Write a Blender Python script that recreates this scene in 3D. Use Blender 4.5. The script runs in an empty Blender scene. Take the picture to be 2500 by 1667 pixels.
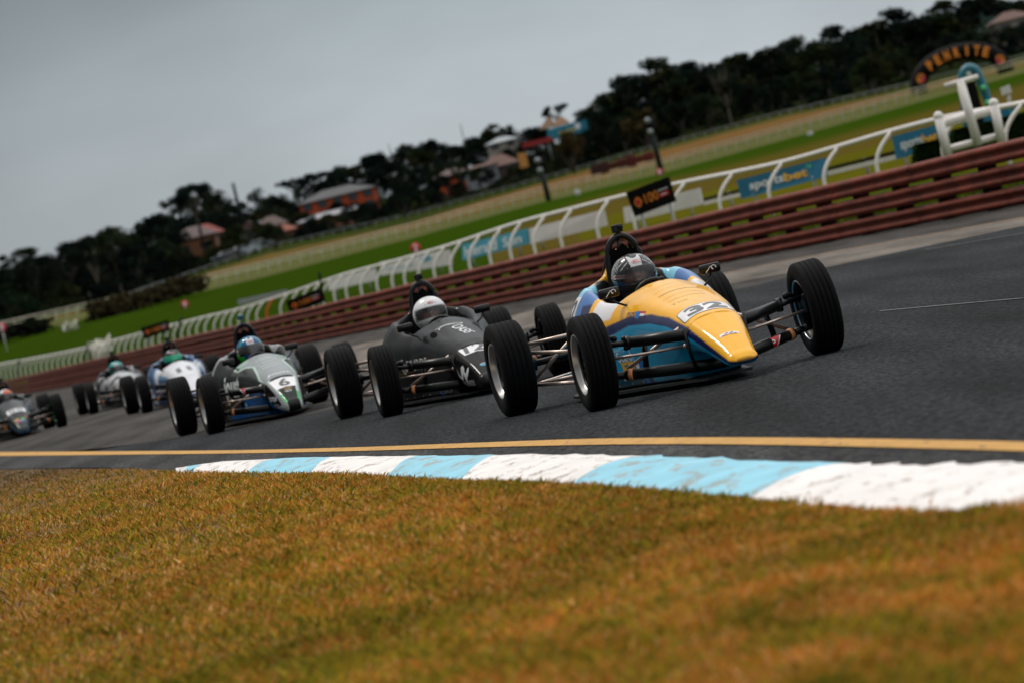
import bpy, bmesh, math, random
import numpy as np
from mathutils import Vector, Matrix, noise
from mathutils.bvhtree import BVHTree
random.seed(7); RNG = np.random.RandomState(11)
scn = bpy.context.scene
COL = scn.collection
# ------------------------------------------------------------------ camera
CAM_F, CAM_H = 11043.0, 0.943           # focal length in photo pixels (2500 wide), eye height
PITCH, ROLL = math.radians(-1.053), math.radians(13.63)
_f = np.array([0, math.cos(PITCH), math.sin(PITCH)])
_u = np.array([0, -math.sin(PITCH), math.cos(PITCH)])
_r = np.array([1.0, 0, 0])
CR = math.cos(ROLL) * _r - math.sin(ROLL) * _u
CU = math.sin(ROLL) * _r + math.cos(ROLL) * _u
cam = bpy.data.cameras.new('camera'); camo = bpy.data.objects.new('camera', cam); COL.objects.link(camo)
cam.sensor_width = 36.0; cam.lens = CAM_F / 2500 * 36.0
cam.clip_start = 0.5; cam.clip_end = 6000
m = Matrix.Identity(4)
for i in range(3):
    m[i][0] = CR[i]; m[i][1] = CU[i]; m[i][2] = -_f[i]
m[0][3], m[1][3], m[2][3] = 0, 0, CAM_H
camo.matrix_world = m
cam.dof.use_dof = True; cam.dof.focus_distance = 26.6; cam.dof.aperture_fstop = 5.0
scn.camera = camo
# ------------------------------------------------------------------ sky and sun
SUN_EL, SUN_AZ = math.radians(56), math.radians(318)     # ahead and to the left, veiled by cloud
w = bpy.data.worlds.new("World"); scn.world = w; w.use_nodes = True
nt = w.node_tree; nt.nodes.clear()
out = nt.nodes.new('ShaderNodeOutputWorld'); bg = nt.nodes.new('ShaderNodeBackground')
sky = nt.nodes.new('ShaderNodeTexSky'); sky.sky_type = 'NISHITA'; sky.sun_disc = False
sky.sun_elevation = SUN_EL; sky.sun_rotation = SUN_AZ; sky.air_density = 1.5; sky.dust_density = 4
hs = nt.nodes.new('ShaderNodeHueSaturation'); hs.inputs['Saturation'].default_value = 0.35; hs.inputs['Value'].default_value = 1.0
nt.links.new(sky.outputs[0], hs.inputs['Color'])
tc = nt.nodes.new('ShaderNodeTexCoord'); sep = nt.nodes.new('ShaderNodeSeparateXYZ')
nt.links.new(tc.outputs['Generated'], sep.inputs[0])
rmp = nt.nodes.new('ShaderNodeValToRGB'); cr = rmp.color_ramp
cr.elements[0].position = 0.0; cr.elements[0].color = (4.6, 5.1, 5.4, 1)
cr.elements[1].position = 1.0; cr.elements[1].color = (16.0, 15.8, 15.6, 1)
for p_, c_ in ((0.03, (4.6, 5.1, 5.4, 1)), (0.055, (3.6, 4.15, 4.5, 1)), (0.09, (2.3, 2.75, 3.0, 1)), (0.16, (4.0, 4.3, 4.5, 1)), (0.30, (8.0, 8.2, 8.4, 1)), (0.6, (12, 12, 12, 1))):
    e = cr.elements.new(p_); e.color = c_
nt.links.new(sep.outputs['Z'], rmp.inputs[0])
nz = nt.nodes.new('ShaderNodeTexNoise'); nz.inputs['Scale'].default_value = 9.0; nz.inputs['Detail'].default_value = 4
mpg = nt.nodes.new('ShaderNodeMapping'); mpg.inputs['Scale'].default_value = (1, 1, 3.0)
nt.links.new(tc.outputs['Generated'], mpg.inputs[0]); nt.links.new(mpg.outputs[0], nz.inputs['Vector'])
mr = nt.nodes.new('ShaderNodeMapRange'); mr.inputs['From Min'].default_value = 0.3; mr.inputs['From Max'].default_value = 0.7
mr.inputs['To Min'].default_value = 0.86; mr.inputs['To Max'].default_value = 1.12
nt.links.new(nz.outputs['Fac'], mr.inputs['Value'])
azr = nt.nodes.new('ShaderNodeFloatCurve'); cvm = azr.mapping; cv = cvm.curves[0]
cv.points[0].location = (0, .34); cv.points[1].location = (1, 1.0)
for px_, py_ in ((.25, .30), (.40, .50), (.44, .66), (.475, .84), (.505, .95), (.56, .92), (.75, 1.0)): cv.points.new(px_, py_)
cvm.update()
azm = nt.nodes.new('ShaderNodeMapRange'); azm.inputs['From Min'].default_value = -1; azm.inputs['From Max'].default_value = 1
nt.links.new(sep.outputs['X'], azm.inputs['Value']); nt.links.new(azm.outputs[0], azr.inputs['Value'])
ym = nt.nodes.new('ShaderNodeMapRange'); ym.inputs['From Min'].default_value = -1; ym.inputs['From Max'].default_value = 1   # the cloud is thinner ahead of the camera
ym.inputs['To Min'].default_value = .88; ym.inputs['To Max'].default_value = 1.12; nt.links.new(sep.outputs['Y'], ym.inputs['Value'])
ym2 = nt.nodes.new('ShaderNodeMath'); ym2.operation = 'MULTIPLY'; nt.links.new(azr.outputs[0], ym2.inputs[0]); nt.links.new(ym.outputs[0], ym2.inputs[1])
am = nt.nodes.new('ShaderNodeMath'); am.operation = 'MULTIPLY'; nt.links.new(mr.outputs[0], am.inputs[0]); nt.links.new(ym2.outputs[0], am.inputs[1])
mul = nt.nodes.new('ShaderNodeVectorMath'); mul.operation = 'SCALE'
nt.links.new(rmp.outputs[0], mul.inputs[0]); nt.links.new(am.outputs[0], mul.inputs['Scale'])
mix = nt.nodes.new('ShaderNodeMix'); mix.data_type = 'RGBA'; mix.inputs['Factor'].default_value = 0.92
nt.links.new(hs.outputs[0], mix.inputs[6]); nt.links.new(mul.outputs[0], mix.inputs[7])
nt.links.new(mix.outputs[2], bg.inputs['Color']); bg.inputs['Strength'].default_value = 0.105
nt.links.new(bg.outputs[0], out.inputs[0])
sl = bpy.data.lights.new('sun', 'SUN'); sl.energy = 1.4; sl.angle = math.radians(12); sl.color = (1, 0.95, 0.88)
so = bpy.data.objects.new('sun', sl); COL.objects.link(so)
sd = Vector((math.sin(SUN_AZ) * math.cos(SUN_EL), math.cos(SUN_AZ) * math.cos(SUN_EL), math.sin(SUN_EL)))
so.rotation_euler = sd.to_track_quat('Z', 'Y').to_euler(); so.location = (0, 0, 30)
vs = scn.view_settings; vs.view_transform = 'Standard'; vs.look = 'None'; vs.exposure = 0.0; vs.gamma = 1.0
# ------------------------------------------------------------------ measuring helpers (photo pixel -> place in the world)
def ray(x, y):
    d = _f + CR * (x - 1250) / CAM_F + CU * (833.5 - y) / CAM_F
    return d / d[1]
def at(x, y, Y):
    d = ray(x, y) * Y
    return Vector((d[0], d[1], d[2] + CAM_H))
def gnd(x, y, z=0.0):
    d = ray(x, y); t = (z - CAM_H) / d[2]
    return Vector((d[0] * t, d[1] * t, z))
def sc(v): return v * 1.06293            # 2352-wide reading -> 2500-wide
# ------------------------------------------------------------------ object helpers
def tag(o, label=None, cat=None, group=None, kind=None):
    if label: o['label'] = label
    if cat: o['category'] = cat
    if group: o['group'] = group
    if kind: o['kind'] = kind
    return o
def empty(name, loc=(0, 0, 0), rz=0.0, scale=1.0):
    o = bpy.data.objects.new(name, None); COL.objects.link(o)
    o.location = loc; o.rotation_euler = (0, 0, rz); o.scale = (scale,) * 3
    o.empty_display_size = 0.2
    return o
def link(name, me, parent=None, loc=None, rot=None):
    o = bpy.data.objects.new(name, me); COL.objects.link(o)
    if parent is not None: o.parent = parent
    if loc is not None: o.location = loc
    if rot is not None: o.rotation_euler = rot
    return o
def mesh_from(name, verts, faces, mats, mi=None, smooth=True, cols=None):
    me = bpy.data.meshes.new(name)
    me.from_pydata([tuple(v) for v in verts], [], [tuple(f) for f in faces])
    for mt in (mats if isinstance(mats, (list, tuple)) else [mats]): me.materials.append(mt)
    if mi is not None: me.polygons.foreach_set('material_index', list(mi))
    me.polygons.foreach_set('use_smooth', [smooth] * len(me.polygons))
    if cols is not None:
        a = me.color_attributes.new('Col', 'FLOAT_COLOR', 'POINT')
        c = np.ones((len(verts), 4), np.float32); c[:, :3] = np.asarray(cols, np.float32)
        a.data.foreach_set('color', c.ravel())
    me.update(); return me
class MB:
    """collects boxes, tubes, lathes into one mesh"""
    def __init__(s): s.v = []; s.f = []; s.m = []; s.sm = []
    def add(s, vs, fs, mi=0, smooth=True):
        b = len(s.v); s.v += [tuple(v) for v in vs]
        for f in fs: s.f.append(tuple(i + b for i in f)); s.m.append(mi); s.sm.append(smooth)
        return s
    def box(s, c, d, mi=0, R=None, bev=0.0):
        c = Vector(c); hx, hy, hz = d[0] / 2, d[1] / 2, d[2] / 2
        if bev <= 0:
            vs = [Vector((sx * hx, sy * hy, sz * hz)) for sx in (-1, 1) for sy in (-1, 1) for sz in (-1, 1)]
            fs = [(0, 1, 3, 2), (4, 6, 7, 5), (0, 4, 5, 1), (2, 3, 7, 6), (0, 2, 6, 4), (1, 5, 7, 3)]
        else:
            bm = bmesh.new(); bmesh.ops.create_cube(bm, size=1)
            bmesh.ops.scale(bm, vec=d, verts=bm.verts)
            bmesh.ops.bevel(bm, geom=bm.edges[:], offset=bev, segments=2, profile=0.5, affect='EDGES')
            bm.verts.index_update()
            vs = [v.co.copy() for v in bm.verts]; fs = [[v.index for v in f.verts] for f in bm.faces]; bm.free()
        if R is not None: vs = [R @ v for v in vs]
        return s.add([v + c for v in vs], fs, mi, False)
    def tube(s, pts, r, n=8, mi=0, flat=1.0, cap=True):
        P = [Vector(p) for p in pts]; k = len(P); rr = r if hasattr(r, '__len__') else [r] * k
        vs = []; prev = None
        for i in range(k):
            t = (P[min(i + 1, k - 1)] - P[max(i - 1, 0)]).normalized()
            up = Vector((0, 0, 1)) if abs(t.z) < 0.95 else Vector((1, 0, 0))
            a = t.cross(up).normalized()
            if prev is not None and a.dot(prev) < 0: a = -a
            prev = a
            b = a.cross(t).normalized()
            for j in range(n):
                th = 2 * math.pi * j / n
                vs.append(P[i] + a * math.cos(th) * rr[i] + b * math.sin(th) * rr[i] * flat)
        fs = []
        for i in range(k - 1):
            for j in range(n):
                fs.append((i * n + j, i * n + (j + 1) % n, (i + 1) * n + (j + 1) % n, (i + 1) * n + j))
        if cap: fs.append(tuple(range(n))[::-1]); fs.append(tuple((k - 1) * n + j for j in range(n)))
        return s.add(vs, fs, mi, True)
    def lathe(s, prof, n=48, mi=0, axis='y', c=(0, 0, 0)):
        """prof: (a along axis, radius)"""
        vs = []; k = len(prof); c = Vector(c)
        for a, r in prof:
            for j in range(n):
                th = 2 * math.pi * j / n
                if axis == 'y': v = Vector((r * math.cos(th), a, r * math.sin(th)))
                elif axis == 'z': v = Vector((r * math.cos(th), r * math.sin(th), a))
                else: v = Vector((a, r * math.cos(th), r * math.sin(th)))
                vs.append(v + c)
        fs = [(i * n + j, i * n + (j + 1) % n, (i + 1) * n + (j + 1) % n, (i + 1) * n + j) for i in range(k - 1) for j in range(n)]
        return s.add(vs, fs, mi, True)
    def ball(s, c, r, mi=0, seg=12):
        prof = [(r * -math.cos(math.pi * i / seg), max(1e-4, r * math.sin(math.pi * i / seg))) for i in range(seg + 1)]
        return s.lathe(prof, n=seg * 2, mi=mi, axis='z', c=c)
    def mesh(s, name, mats):
        me = mesh_from(name, s.v, s.f, mats, s.m)
        me.polygons.foreach_set('use_smooth', s.sm); me.update(); return me
    def build(s, name, mats, parent=None, loc=None, rot=None):
        return link(name, s.mesh(name, mats), parent, loc, rot)
# ------------------------------------------------------------------ materials
def mat(name, rgb=None, rough=0.6, metal=0.0, coat=0.0, attr=False, var=0.0, vscale=4.0, bump=0.0, bscale=60.0, alpha=None, spec=None, emit=None, coords='Object', coat_rough=0.05):
    M = bpy.data.materials.new(name); M.use_nodes = True; N = M.node_tree; n = N.nodes; b = n['Principled BSDF']
    b.inputs['Roughness'].default_value = rough; b.inputs['Metallic'].default_value = metal
    b.inputs['Coat Weight'].default_value = coat; b.inputs['Coat Roughness'].default_value = coat_rough
    if spec is not None: b.inputs['Specular IOR Level'].default_value = spec
    tcn = n.new('ShaderNodeTexCoord')
    src = None
    if attr:
        at_ = n.new('ShaderNodeVertexColor'); at_.layer_name = 'Col'; src = at_.outputs['Color']
    else:
        rg = n.new('ShaderNodeRGB'); rg.outputs[0].default_value = (*rgb, 1); src = rg.outputs[0]
    if var > 0:
        nz = n.new('ShaderNodeTexNoise'); nz.inputs['Scale'].default_value = vscale; nz.inputs['Detail'].default_value = 6; nz.inputs['Roughness'].default_value = 0.65
        N.links.new(tcn.outputs[coords], nz.inputs['Vector'])
        mr = n.new('ShaderNodeMapRange'); mr.inputs['From Min'].default_value = 0.3; mr.inputs['From Max'].default_value = 0.7
        mr.inputs['To Min'].default_value = 1 - var; mr.inputs['To Max'].default_value = 1 + var
        N.links.new(nz.outputs['Fac'], mr.inputs['Value'])
        vm = n.new('ShaderNodeVectorMath'); vm.operation = 'SCALE'
        N.links.new(src, vm.inputs[0]); N.links.new(mr.outputs[0], vm.inputs['Scale']); src = vm.outputs[0]
    N.links.new(src, b.inputs['Base Color'])
    if bump > 0:
        nz2 = n.new('ShaderNodeTexNoise'); nz2.inputs['Scale'].default_value = bscale; nz2.inputs['Detail'].default_value = 4
        N.links.new(tcn.outputs[coords], nz2.inputs['Vector'])
        bp = n.new('ShaderNodeBump'); bp.inputs['Strength'].default_value = bump; bp.inputs['Distance'].default_value = 0.01
        N.links.new(nz2.outputs['Fac'], bp.inputs['Height']); N.links.new(bp.outputs[0], b.inputs['Normal'])
    if alpha is not None: b.inputs['Alpha'].default_value = alpha
    if emit: b.inputs['Emission Color'].default_value = (*emit, 1); b.inputs['Emission Strength'].default_value = 1
    return M
M = {}
M['paint'] = mat('glossy_paint', attr=True, rough=0.35, coat=0.62, var=0.05, vscale=9, spec=.08, coat_rough=.02)
M['paint_dark'] = mat('dark_glossy_paint', attr=True, rough=0.4, coat=0.26, var=0.05, vscale=9, spec=.03, coat_rough=.02)
M['paint_far'] = mat('glossy_paint_worn', attr=True, rough=0.4, coat=0.3, spec=.25, var=0.05, vscale=9)
M['tyre'] = mat('tyre_rubber', (0.0045, 0.0045, 0.005), rough=0.75, var=0.35, vscale=14, bump=0.25, bscale=240, spec=0.10)
M['rim'] = mat('rim_alloy', (0.50, 0.49, 0.48), rough=0.30, metal=0.9, var=0.12, vscale=18)
M['rimgreen'] = mat('rim_green', (0.02, 0.42, 0.04), rough=0.4, var=0.1)
M['hub'] = mat('hub_black', (0.005, 0.005, 0.006), rough=0.42, var=0.3, vscale=20, spec=.25)
M['tube'] = mat('suspension_black', (0.004, 0.0045, 0.005), rough=0.38, var=0.2, vscale=30, spec=.35)
M['steel'] = mat('bare_steel', (0.62, 0.50, 0.43), rough=0.33, metal=0.75, var=0.15, vscale=25)
M['copper'] = mat('copper_band', (0.62, 0.25, 0.09), rough=0.4, var=0.2, vscale=40)
M['black'] = mat('black_plastic', (0.004, 0.004, 0.0045), rough=0.42, var=0.2, spec=.35)
M['matblack'] = mat('black_cloth', (0.003, 0.003, 0.0035), rough=0.95, var=0.3, spec=.05)
M['white'] = mat('white_vinyl', (0.80, 0.80, 0.82), rough=0.4, var=0.03, coat=0.3)
M['ink'] = mat('black_vinyl', (0.014, 0.014, 0.016), rough=0.35, coat=0.4)
M['inksoft'] = mat('grey_vinyl', (0.50, 0.30, 0.09), rough=0.5)
M['navyink'] = mat('navy_vinyl', (0.02, 0.03, 0.12), rough=0.4)
M['red'] = mat('red_vinyl', (0.62, 0.01, 0.012), rough=0.4, coat=0.3)
M['orange'] = mat('orange_vinyl', (0.85, 0.36, 0.02), rough=0.4)
M['bluesticker'] = mat('blue_vinyl', (0.01, 0.16, 0.55), rough=0.4)
M['visor'] = mat('visor_smoke', (0.02, 0.022, 0.025), rough=0.08, alpha=0.45, coat=1.0)
M['visor_dark'] = mat('visor_dark', (0.012, 0.012, 0.014), rough=0.08, alpha=0.85, coat=1.0)
M['visor_green'] = mat('visor_green', (0.0, 0.42, 0.22), rough=0.15, alpha=0.97, coat=0.6)
M['skin'] = mat('skin', (0.45, 0.22, 0.15), rough=0.55, var=0.06, vscale=30)
M['leaf'] = mat('foliage', attr=True, rough=0.9, var=0.25, vscale=0.35, spec=0.0)
M['bark'] = mat('bark', (0.055, 0.045, 0.035), rough=0.9, var=0.4, vscale=2)
M['barkpale'] = mat('pale_bark', (0.20, 0.17, 0.13), rough=0.9, var=0.3, vscale=2)
M['beam'] = mat('rail_oxide', (0.165, 0.034, 0.017), rough=0.55, var=0.45, vscale=1.6, bump=0.2, bscale=20, spec=.12)
M['beampost'] = mat('dark_post', (0.004, 0.003, 0.003), rough=0.9, var=0.3, spec=.05)
M['railwhite'] = mat('rail_white', (0.84, 0.80, 0.76), rough=0.45, var=0.10, vscale=3)
M['railfar'] = mat('rail_far', (0.42, 0.45, 0.27), rough=0.6, var=0.2, vscale=1)
M['railtan'] = mat('rail_far_tan', (0.42, 0.38, 0.29), rough=0.6, var=0.2, vscale=1)
M['railorange'] = mat('rail_orange', (0.75, 0.10, 0.02), rough=0.5, var=0.1)
M['board'] = mat('white_board', (0.62, 0.62, 0.60), rough=0.6, var=0.06, vscale=2)
M['teal'] = mat('teal_banner', (0.0, 0.16, 0.30), rough=0.5, var=0.08, vscale=2)
M['cyan'] = mat('cyan_banner', (0.02, 0.30, 0.42), rough=0.5, var=0.06)
M['pale'] = mat('pale_print', (0.80, 0.85, 0.85), rough=0.5, var=0.05)
M['gold'] = mat('gold_print', (0.90, 0.50, 0.03), rough=0.5, var=0.1)
M['lime'] = mat('lime_print', (0.10, 0.60, 0.25), rough=0.5)
M['darksign'] = mat('sign_black', (0.005, 0.0045, 0.0045), rough=0.7, var=0.2, spec=.1)
M['fire'] = mat('fire_print', (0.85, 0.27, 0.02), rough=0.5, var=0.35, vscale=12)
M['pink'] = mat('pink_print', (0.70, 0.05, 0.10), rough=0.5)
M['hedge'] = mat('hedge_leaf', (0.012, 0.024, 0.006), rough=0.95, var=0.5, vscale=8, bump=0.8, bscale=25, spec=.0)
M['galv'] = mat('galvanised', (0.25, 0.27, 0.27), rough=0.5, metal=0.3, var=0.2)
M['glassdark'] = mat('window_glass', (0.02, 0.025, 0.03), rough=0.1)
# ------------------------------------------------------------------ lettering shapes (2D meshes, centred)
_txt = {}
def text2d(s, bold=0.0, shear=0.0, spacing=1.0, align='CENTER'):
    key = (s, bold, shear, spacing, align)
    if key in _txt: return _txt[key]
    cu = bpy.data.curves.new('t', 'FONT'); cu.body = s; cu.size = 1.0; cu.offset = bold; cu.shear = shear
    cu.space_character = spacing; cu.align_x = align; cu.align_y = 'CENTER'; cu.resolution_u = 4
    o = bpy.data.objects.new('t', cu); COL.objects.link(o)
    dg = bpy.context.evaluated_depsgraph_get(); me = bpy.data.meshes.new_from_object(o.evaluated_get(dg))
    vs = [Vector((v.co.x, v.co.y)) for v in me.vertices]; fs = [tuple(p.vertices) for p in me.polygons]
    bpy.data.objects.remove(o); bpy.data.curves.remove(cu); bpy.data.meshes.remove(me)
    _txt[key] = (vs, fs); return _txt[key]
def text_box(s, w, h, bold=0.0, shear=0.0, spacing=1.0):
    """text scaled to fill width w and height h, centred on 0"""
    vs, fs = text2d(s, bold, shear, spacing)
    xs = [v.x for v in vs]; ys = [v.y for v in vs]
    sx = w / (max(xs) - min(xs)); sy = h / (max(ys) - min(ys)); cx = (max(xs) + min(xs)) / 2; cy = (max(ys) + min(ys)) / 2
    return [Vector(((v.x - cx) * sx, (v.y - cy) * sy)) for v in vs], fs
def poly2d(pts): return [Vector(p) for p in pts], [tuple(range(len(pts)))]
def roundrect(w, h, r=0.02, n=4):
    pts = []
    for cx, cy, a0 in ((w/2-r, h/2-r, 0), (-w/2+r, h/2-r, 90), (-w/2+r, -h/2+r, 180), (w/2-r, -h/2+r, 270)):
        for i in range(n + 1):
            a = math.radians(a0 + 90 * i / n); pts.append((cx + r * math.cos(a), cy + r * math.sin(a)))
    return poly2d(pts)
def ell2d(w, h, n=24): return poly2d([(w/2*math.cos(2*math.pi*i/n), h/2*math.sin(2*math.pi*i/n)) for i in range(n)])
def stroke2d(pts, wd):
    """ribbon of width wd along 2D points"""
    P = [Vector(p) for p in pts]; L = []; R = []
    for i, p in enumerate(P):
        t = (P[min(i+1, len(P)-1)] - P[max(i-1, 0)]).normalized(); nrm = Vector((-t.y, t.x)); k = wd/2 if hasattr(wd, '__float__') else wd[i]/2
        L.append(p + nrm * k); R.append(p - nrm * k)
    vs = L + R; n = len(P)
    return vs, [(i, i + 1, n + i + 1, n + i) for i in range(n - 1)]
def _fine(shape, maxlen):
    vs, fs = shape; bm = bmesh.new(); V = [bm.verts.new((v[0], v[1], 0)) for v in vs]
    for f in fs:
        try: bm.faces.new([V[i] for i in f])
        except ValueError: pass
    bmesh.ops.triangulate(bm, faces=bm.faces[:])
    for _ in range(5):
        le = [e for e in bm.edges if e.calc_length() > maxlen]
        if not le: break
        bmesh.ops.subdivide_edges(bm, edges=le, cuts=1); bmesh.ops.triangulate(bm, faces=[f for f in bm.faces if len(f.verts) > 3])
    return bm
def decal(name, shape, bvh, origin, u, v, material, parent, lift=0.0015, maxlen=0.02, label=None):
    """lay a 2D shape on a curved panel: project along n = u x v"""
    u = Vector(u).normalized(); v = Vector(v).normalized(); n = u.cross(v).normalized(); v = n.cross(u).normalized()
    origin = Vector(origin); bm = _fine(shape, maxlen); dead = []
    for vt in bm.verts:
        p = origin + u * vt.co.x + v * vt.co.y
        hit, nor, _, d = bvh.ray_cast(p + n * 0.25, -n, 0.6)
        if hit is None: dead.append(vt); continue
        if nor.dot(n) < 0: nor = -nor
        vt.co = hit + nor * lift
    bmesh.ops.delete(bm, geom=dead, context='VERTS')
    me = bpy.data.meshes.new(name); bm.to_mesh(me); bm.free(); me.materials.append(material)
    me.polygons.foreach_set('use_smooth', [True] * len(me.polygons))
    o = link(name, me, parent)
    if label: o['label'] = label
    return o
def flat_sign(name, shape, origin, u, v, material, parent, lift=0.004, thick=0.0):
    u = Vector(u).normalized(); v = Vector(v).normalized(); n = u.cross(v).normalized(); origin = Vector(origin)
    bm = _fine(shape, 1e9)
    for vt in bm.verts: vt.co = origin + u * vt.co.x + v * vt.co.y + n * lift
    me = bpy.data.meshes.new(name); bm.to_mesh(me); bm.free(); me.materials.append(material)
    return link(name, me, parent)
# ------------------------------------------------------------------ curve helpers
def hermite(xs, ys, q):
    xs = np.asarray(xs, float); ys = np.asarray(ys, float)
    d = np.gradient(ys, xs, axis=0) if len(xs) > 2 else np.zeros_like(ys)
    i = np.clip(np.searchsorted(xs, q) - 1, 0, len(xs) - 2); h = xs[i + 1] - xs[i]; t = (q - xs[i]) / h
    return ((2*t**3-3*t**2+1) * ys[i] + (t**3-2*t**2+t) * h * d[i] + (-2*t**3+3*t**2) * ys[i+1] + (t**3-t**2) * h * d[i+1])
def catmull(P, n):
    """resample an open control polygon with a centripetal-ish spline"""
    P = np.asarray(P, float); L = np.concatenate([[0], np.cumsum(np.sqrt(np.linalg.norm(np.diff(P, axis=0), axis=1)) + 1e-6)])
    q = np.linspace(0, L[-1], n)
    return np.array([hermite(L, P, t) for t in q])
def path3(P, step):
    P = np.asarray(P, float); L = np.concatenate([[0], np.cumsum(np.linalg.norm(np.diff(P, axis=0), axis=1))])
    q = np.arange(0, L[-1], step); return np.array([hermite(L, P, t) for t in q])
# ================================================================== RACE CARS
# car space: x forward, y to the driver's left, z up, origin on the ground under the front axle
NOSE = [  # x, half section from bottom centre to top centre
 (0.800, [(0,.098),(.03,.098),(.050,.103),(.052,.113),(.035,.121),(0,.124)]),
 (0.780, [(0,.088),(.045,.088),(.070,.098),(.073,.118),(.052,.136),(0,.142)]),
 (0.720, [(0,.085),(.055,.085),(.082,.102),(.085,.138),(.062,.166),(0,.175)]),
 (0.600, [(0,.112),(.062,.112),(.098,.135),(.106,.185),(.080,.226),(0,.240)]),
 (0.450, [(0,.155),(.075,.155),(.120,.180),(.136,.240),(.105,.293),(0,.314)]),
 (0.302, [(0,.185),(.085,.185),(.145,.215),(.166,.285),(.130,.350),(0,.382)])]
NOSE_DEEP = [
 (0.800, [(0,.070),(.03,.070),(.050,.080),(.054,.100),(.038,.116),(0,.120)]),
 (0.780, [(0,.058),(.045,.058),(.068,.072),(.073,.112),(.054,.136),(0,.142)]),
 (0.720, [(0,.055),(.055,.055),(.080,.075),(.086,.132),(.064,.166),(0,.175)]),
 (0.600, [(0,.060),(.065,.060),(.098,.085),(.108,.175),(.084,.226),(0,.240)]),
 (0.450, [(0,.075),(.080,.075),(.122,.105),(.138,.228),(.112,.290),(0,.312)]),
 (0.302, [(0,.085),(.090,.085),(.148,.125),(.166,.282),(.136,.350),(0,.382)])]
BODY = [
 (0.297, [(0,.185),(.08,.185),(.13,.200),(.155,.235),(.165,.285),(.150,.325),(.125,.352),(.085,.371),(.04,.380),(0,.382)]),
 (0.17, [(0,.18),(.09,.18),(.14,.19),(.165,.225),(.182,.290),(.168,.350),(.137,.384),(.09,.409),(.045,.418),(0,.420)]),
 (0.10, [(0,.045),(.10,.045),(.140,.058),(.172,.16),(.196,.29),(.176,.366),(.14,.400),(.09,.425),(.045,.434),(0,.436)]),
 (-0.10, [(0,.045),(.12,.045),(.172,.058),(.198,.16),(.220,.31),(.211,.388),(.168,.440),(.10,.463),(.05,.473),(0,.476)]),
 (-0.50, [(0,.045),(.17,.045),(.218,.058),(.243,.17),(.265,.34),(.256,.440),(.205,.506),(.12,.543),(.06,.561),(0,.566)]),
 (-0.80, [(0,.045),(.23,.045),(.280,.058),(.304,.17),(.322,.35),(.300,.455),(.225,.530),(.14,.577),(.07,.600),(0,.606)]),
 (-0.86, [(0,.045),(.25,.045),(.300,.058),(.324,.17),(.341,.36),(.312,.465),(.236,.534),(.17,.565),(.10,.572),(0,.575)]),
 (-0.92, [(0,.045),(.26,.045),(.318,.058),(.340,.17),(.356,.37),(.326,.472),(.250,.534),(.205,.50),(.18,.25),(0,.16)]),
 (-1.10, [(0,.045),(.30,.045),(.362,.058),(.383,.18),(.396,.38),(.362,.490),(.280,.554),(.228,.50),(.20,.25),(0,.15)]),
 (-1.35, [(0,.045),(.31,.045),(.385,.058),(.402,.18),(.415,.40),(.398,.515),(.295,.625),(.235,.58),(.21,.25),(0,.15)]),
 (-1.52, [(0,.045),(.31,.045),(.385,.058),(.402,.18),(.413,.41),(.395,.525),(.275,.655),(.205,.60),(.18,.30),(0,.20)]),
 (-1.62, [(0,.045),(.31,.045),(.385,.058),(.402,.18),(.405,.40),(.380,.515),(.245,.645),(.13,.70),(.07,.755),(0,.775)]),
 (-1.95, [(0,.045),(.30,.045),(.38,.058),(.37,.18),(.33,.36),(.265,.48),(.18,.57),(.11,.65),(.05,.705),(0,.72)]),
 (-2.30, [(0,.06),(.18,.06),(.24,.08),(.24,.18),(.21,.32),(.18,.41),(.13,.48),(.08,.54),(.04,.59),(0,.60)]),
 (-2.75, [(0,.15),(.10,.15),(.14,.16),(.14,.22),(.13,.30),(.11,.36),(.09,.40),(.06,.43),(.03,.45),(0,.45)])]
def loft(sections, x0, x1, nx, nh):
    xs = np.array([s[0] for s in sections]); P = np.array([s[1] for s in sections], float)
    if xs[0] > xs[-1]: xs = xs[::-1]; P = P[::-1]
    rings = []
    for x in np.linspace(x0, x1, nx):
        cp = hermite(xs, P, x)
        if len(cp) == 10:               # keep the front bulkhead flare and cockpit rim from overshooting
            i = np.clip(np.searchsorted(xs, x) - 1, 0, len(xs) - 2); t = (x - xs[i]) / (xs[i+1] - xs[i])
            cp = 0.35 * cp + 0.65 * (P[i] * (1 - t) + P[i + 1] * t)
        h = catmull(cp, nh); h[0, 0] = 0; h[-1, 0] = 0
        full = np.concatenate([h, (h * [-1, 1])[::-1][1:-1]])
        rings.append(np.column_stack([np.full(len(full), x), full]))
    R = np.array(rings); k = R.shape[1]; V = R.reshape(-1, 3)
    F = []
    for i in range(nx - 1):
        for j in range(k):
            a = i*k + j; b = i*k + (j+1) % k; F.append((a, b, b + k, a + k))
    F.append(tuple(range(k))[::-1]); F.append(tuple((nx-1)*k + j for j in range(k)))
    return V, F
_lofts = {}
def get_loft(kind, fine):
    if (kind, fine) not in _lofts:
        if kind == 'nose': _lofts[kind, fine] = loft(NOSE, 0.80, 0.3055, 100 if fine else 40, 80 if fine else 24)
        elif kind == 'nose_deep': _lofts[kind, fine] = loft(NOSE_DEEP, 0.80, 0.3055, 100 if fine else 40, 80 if fine else 24)
        else: _lofts[kind, fine] = loft(BODY, 0.297, -2.75, 380 if fine else 150, 150 if fine else 40)
    return _lofts[kind, fine]
def itp(x, xs, ys): return float(np.interp(x, xs, ys))
def in_tub(x, y, z): return (-1.60 < x < -0.87) and ((abs(y) < itp(x, [-1.6,-1.35,-1.1,-.92,-.87],[.20,.232,.226,.205,.19]) and z < itp(x, [-1.6,-1.5,-1.35,-1.1,-.9],[.70,.645,.612,.53,.50])))
BLK = (.010, .010, .011)
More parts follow.
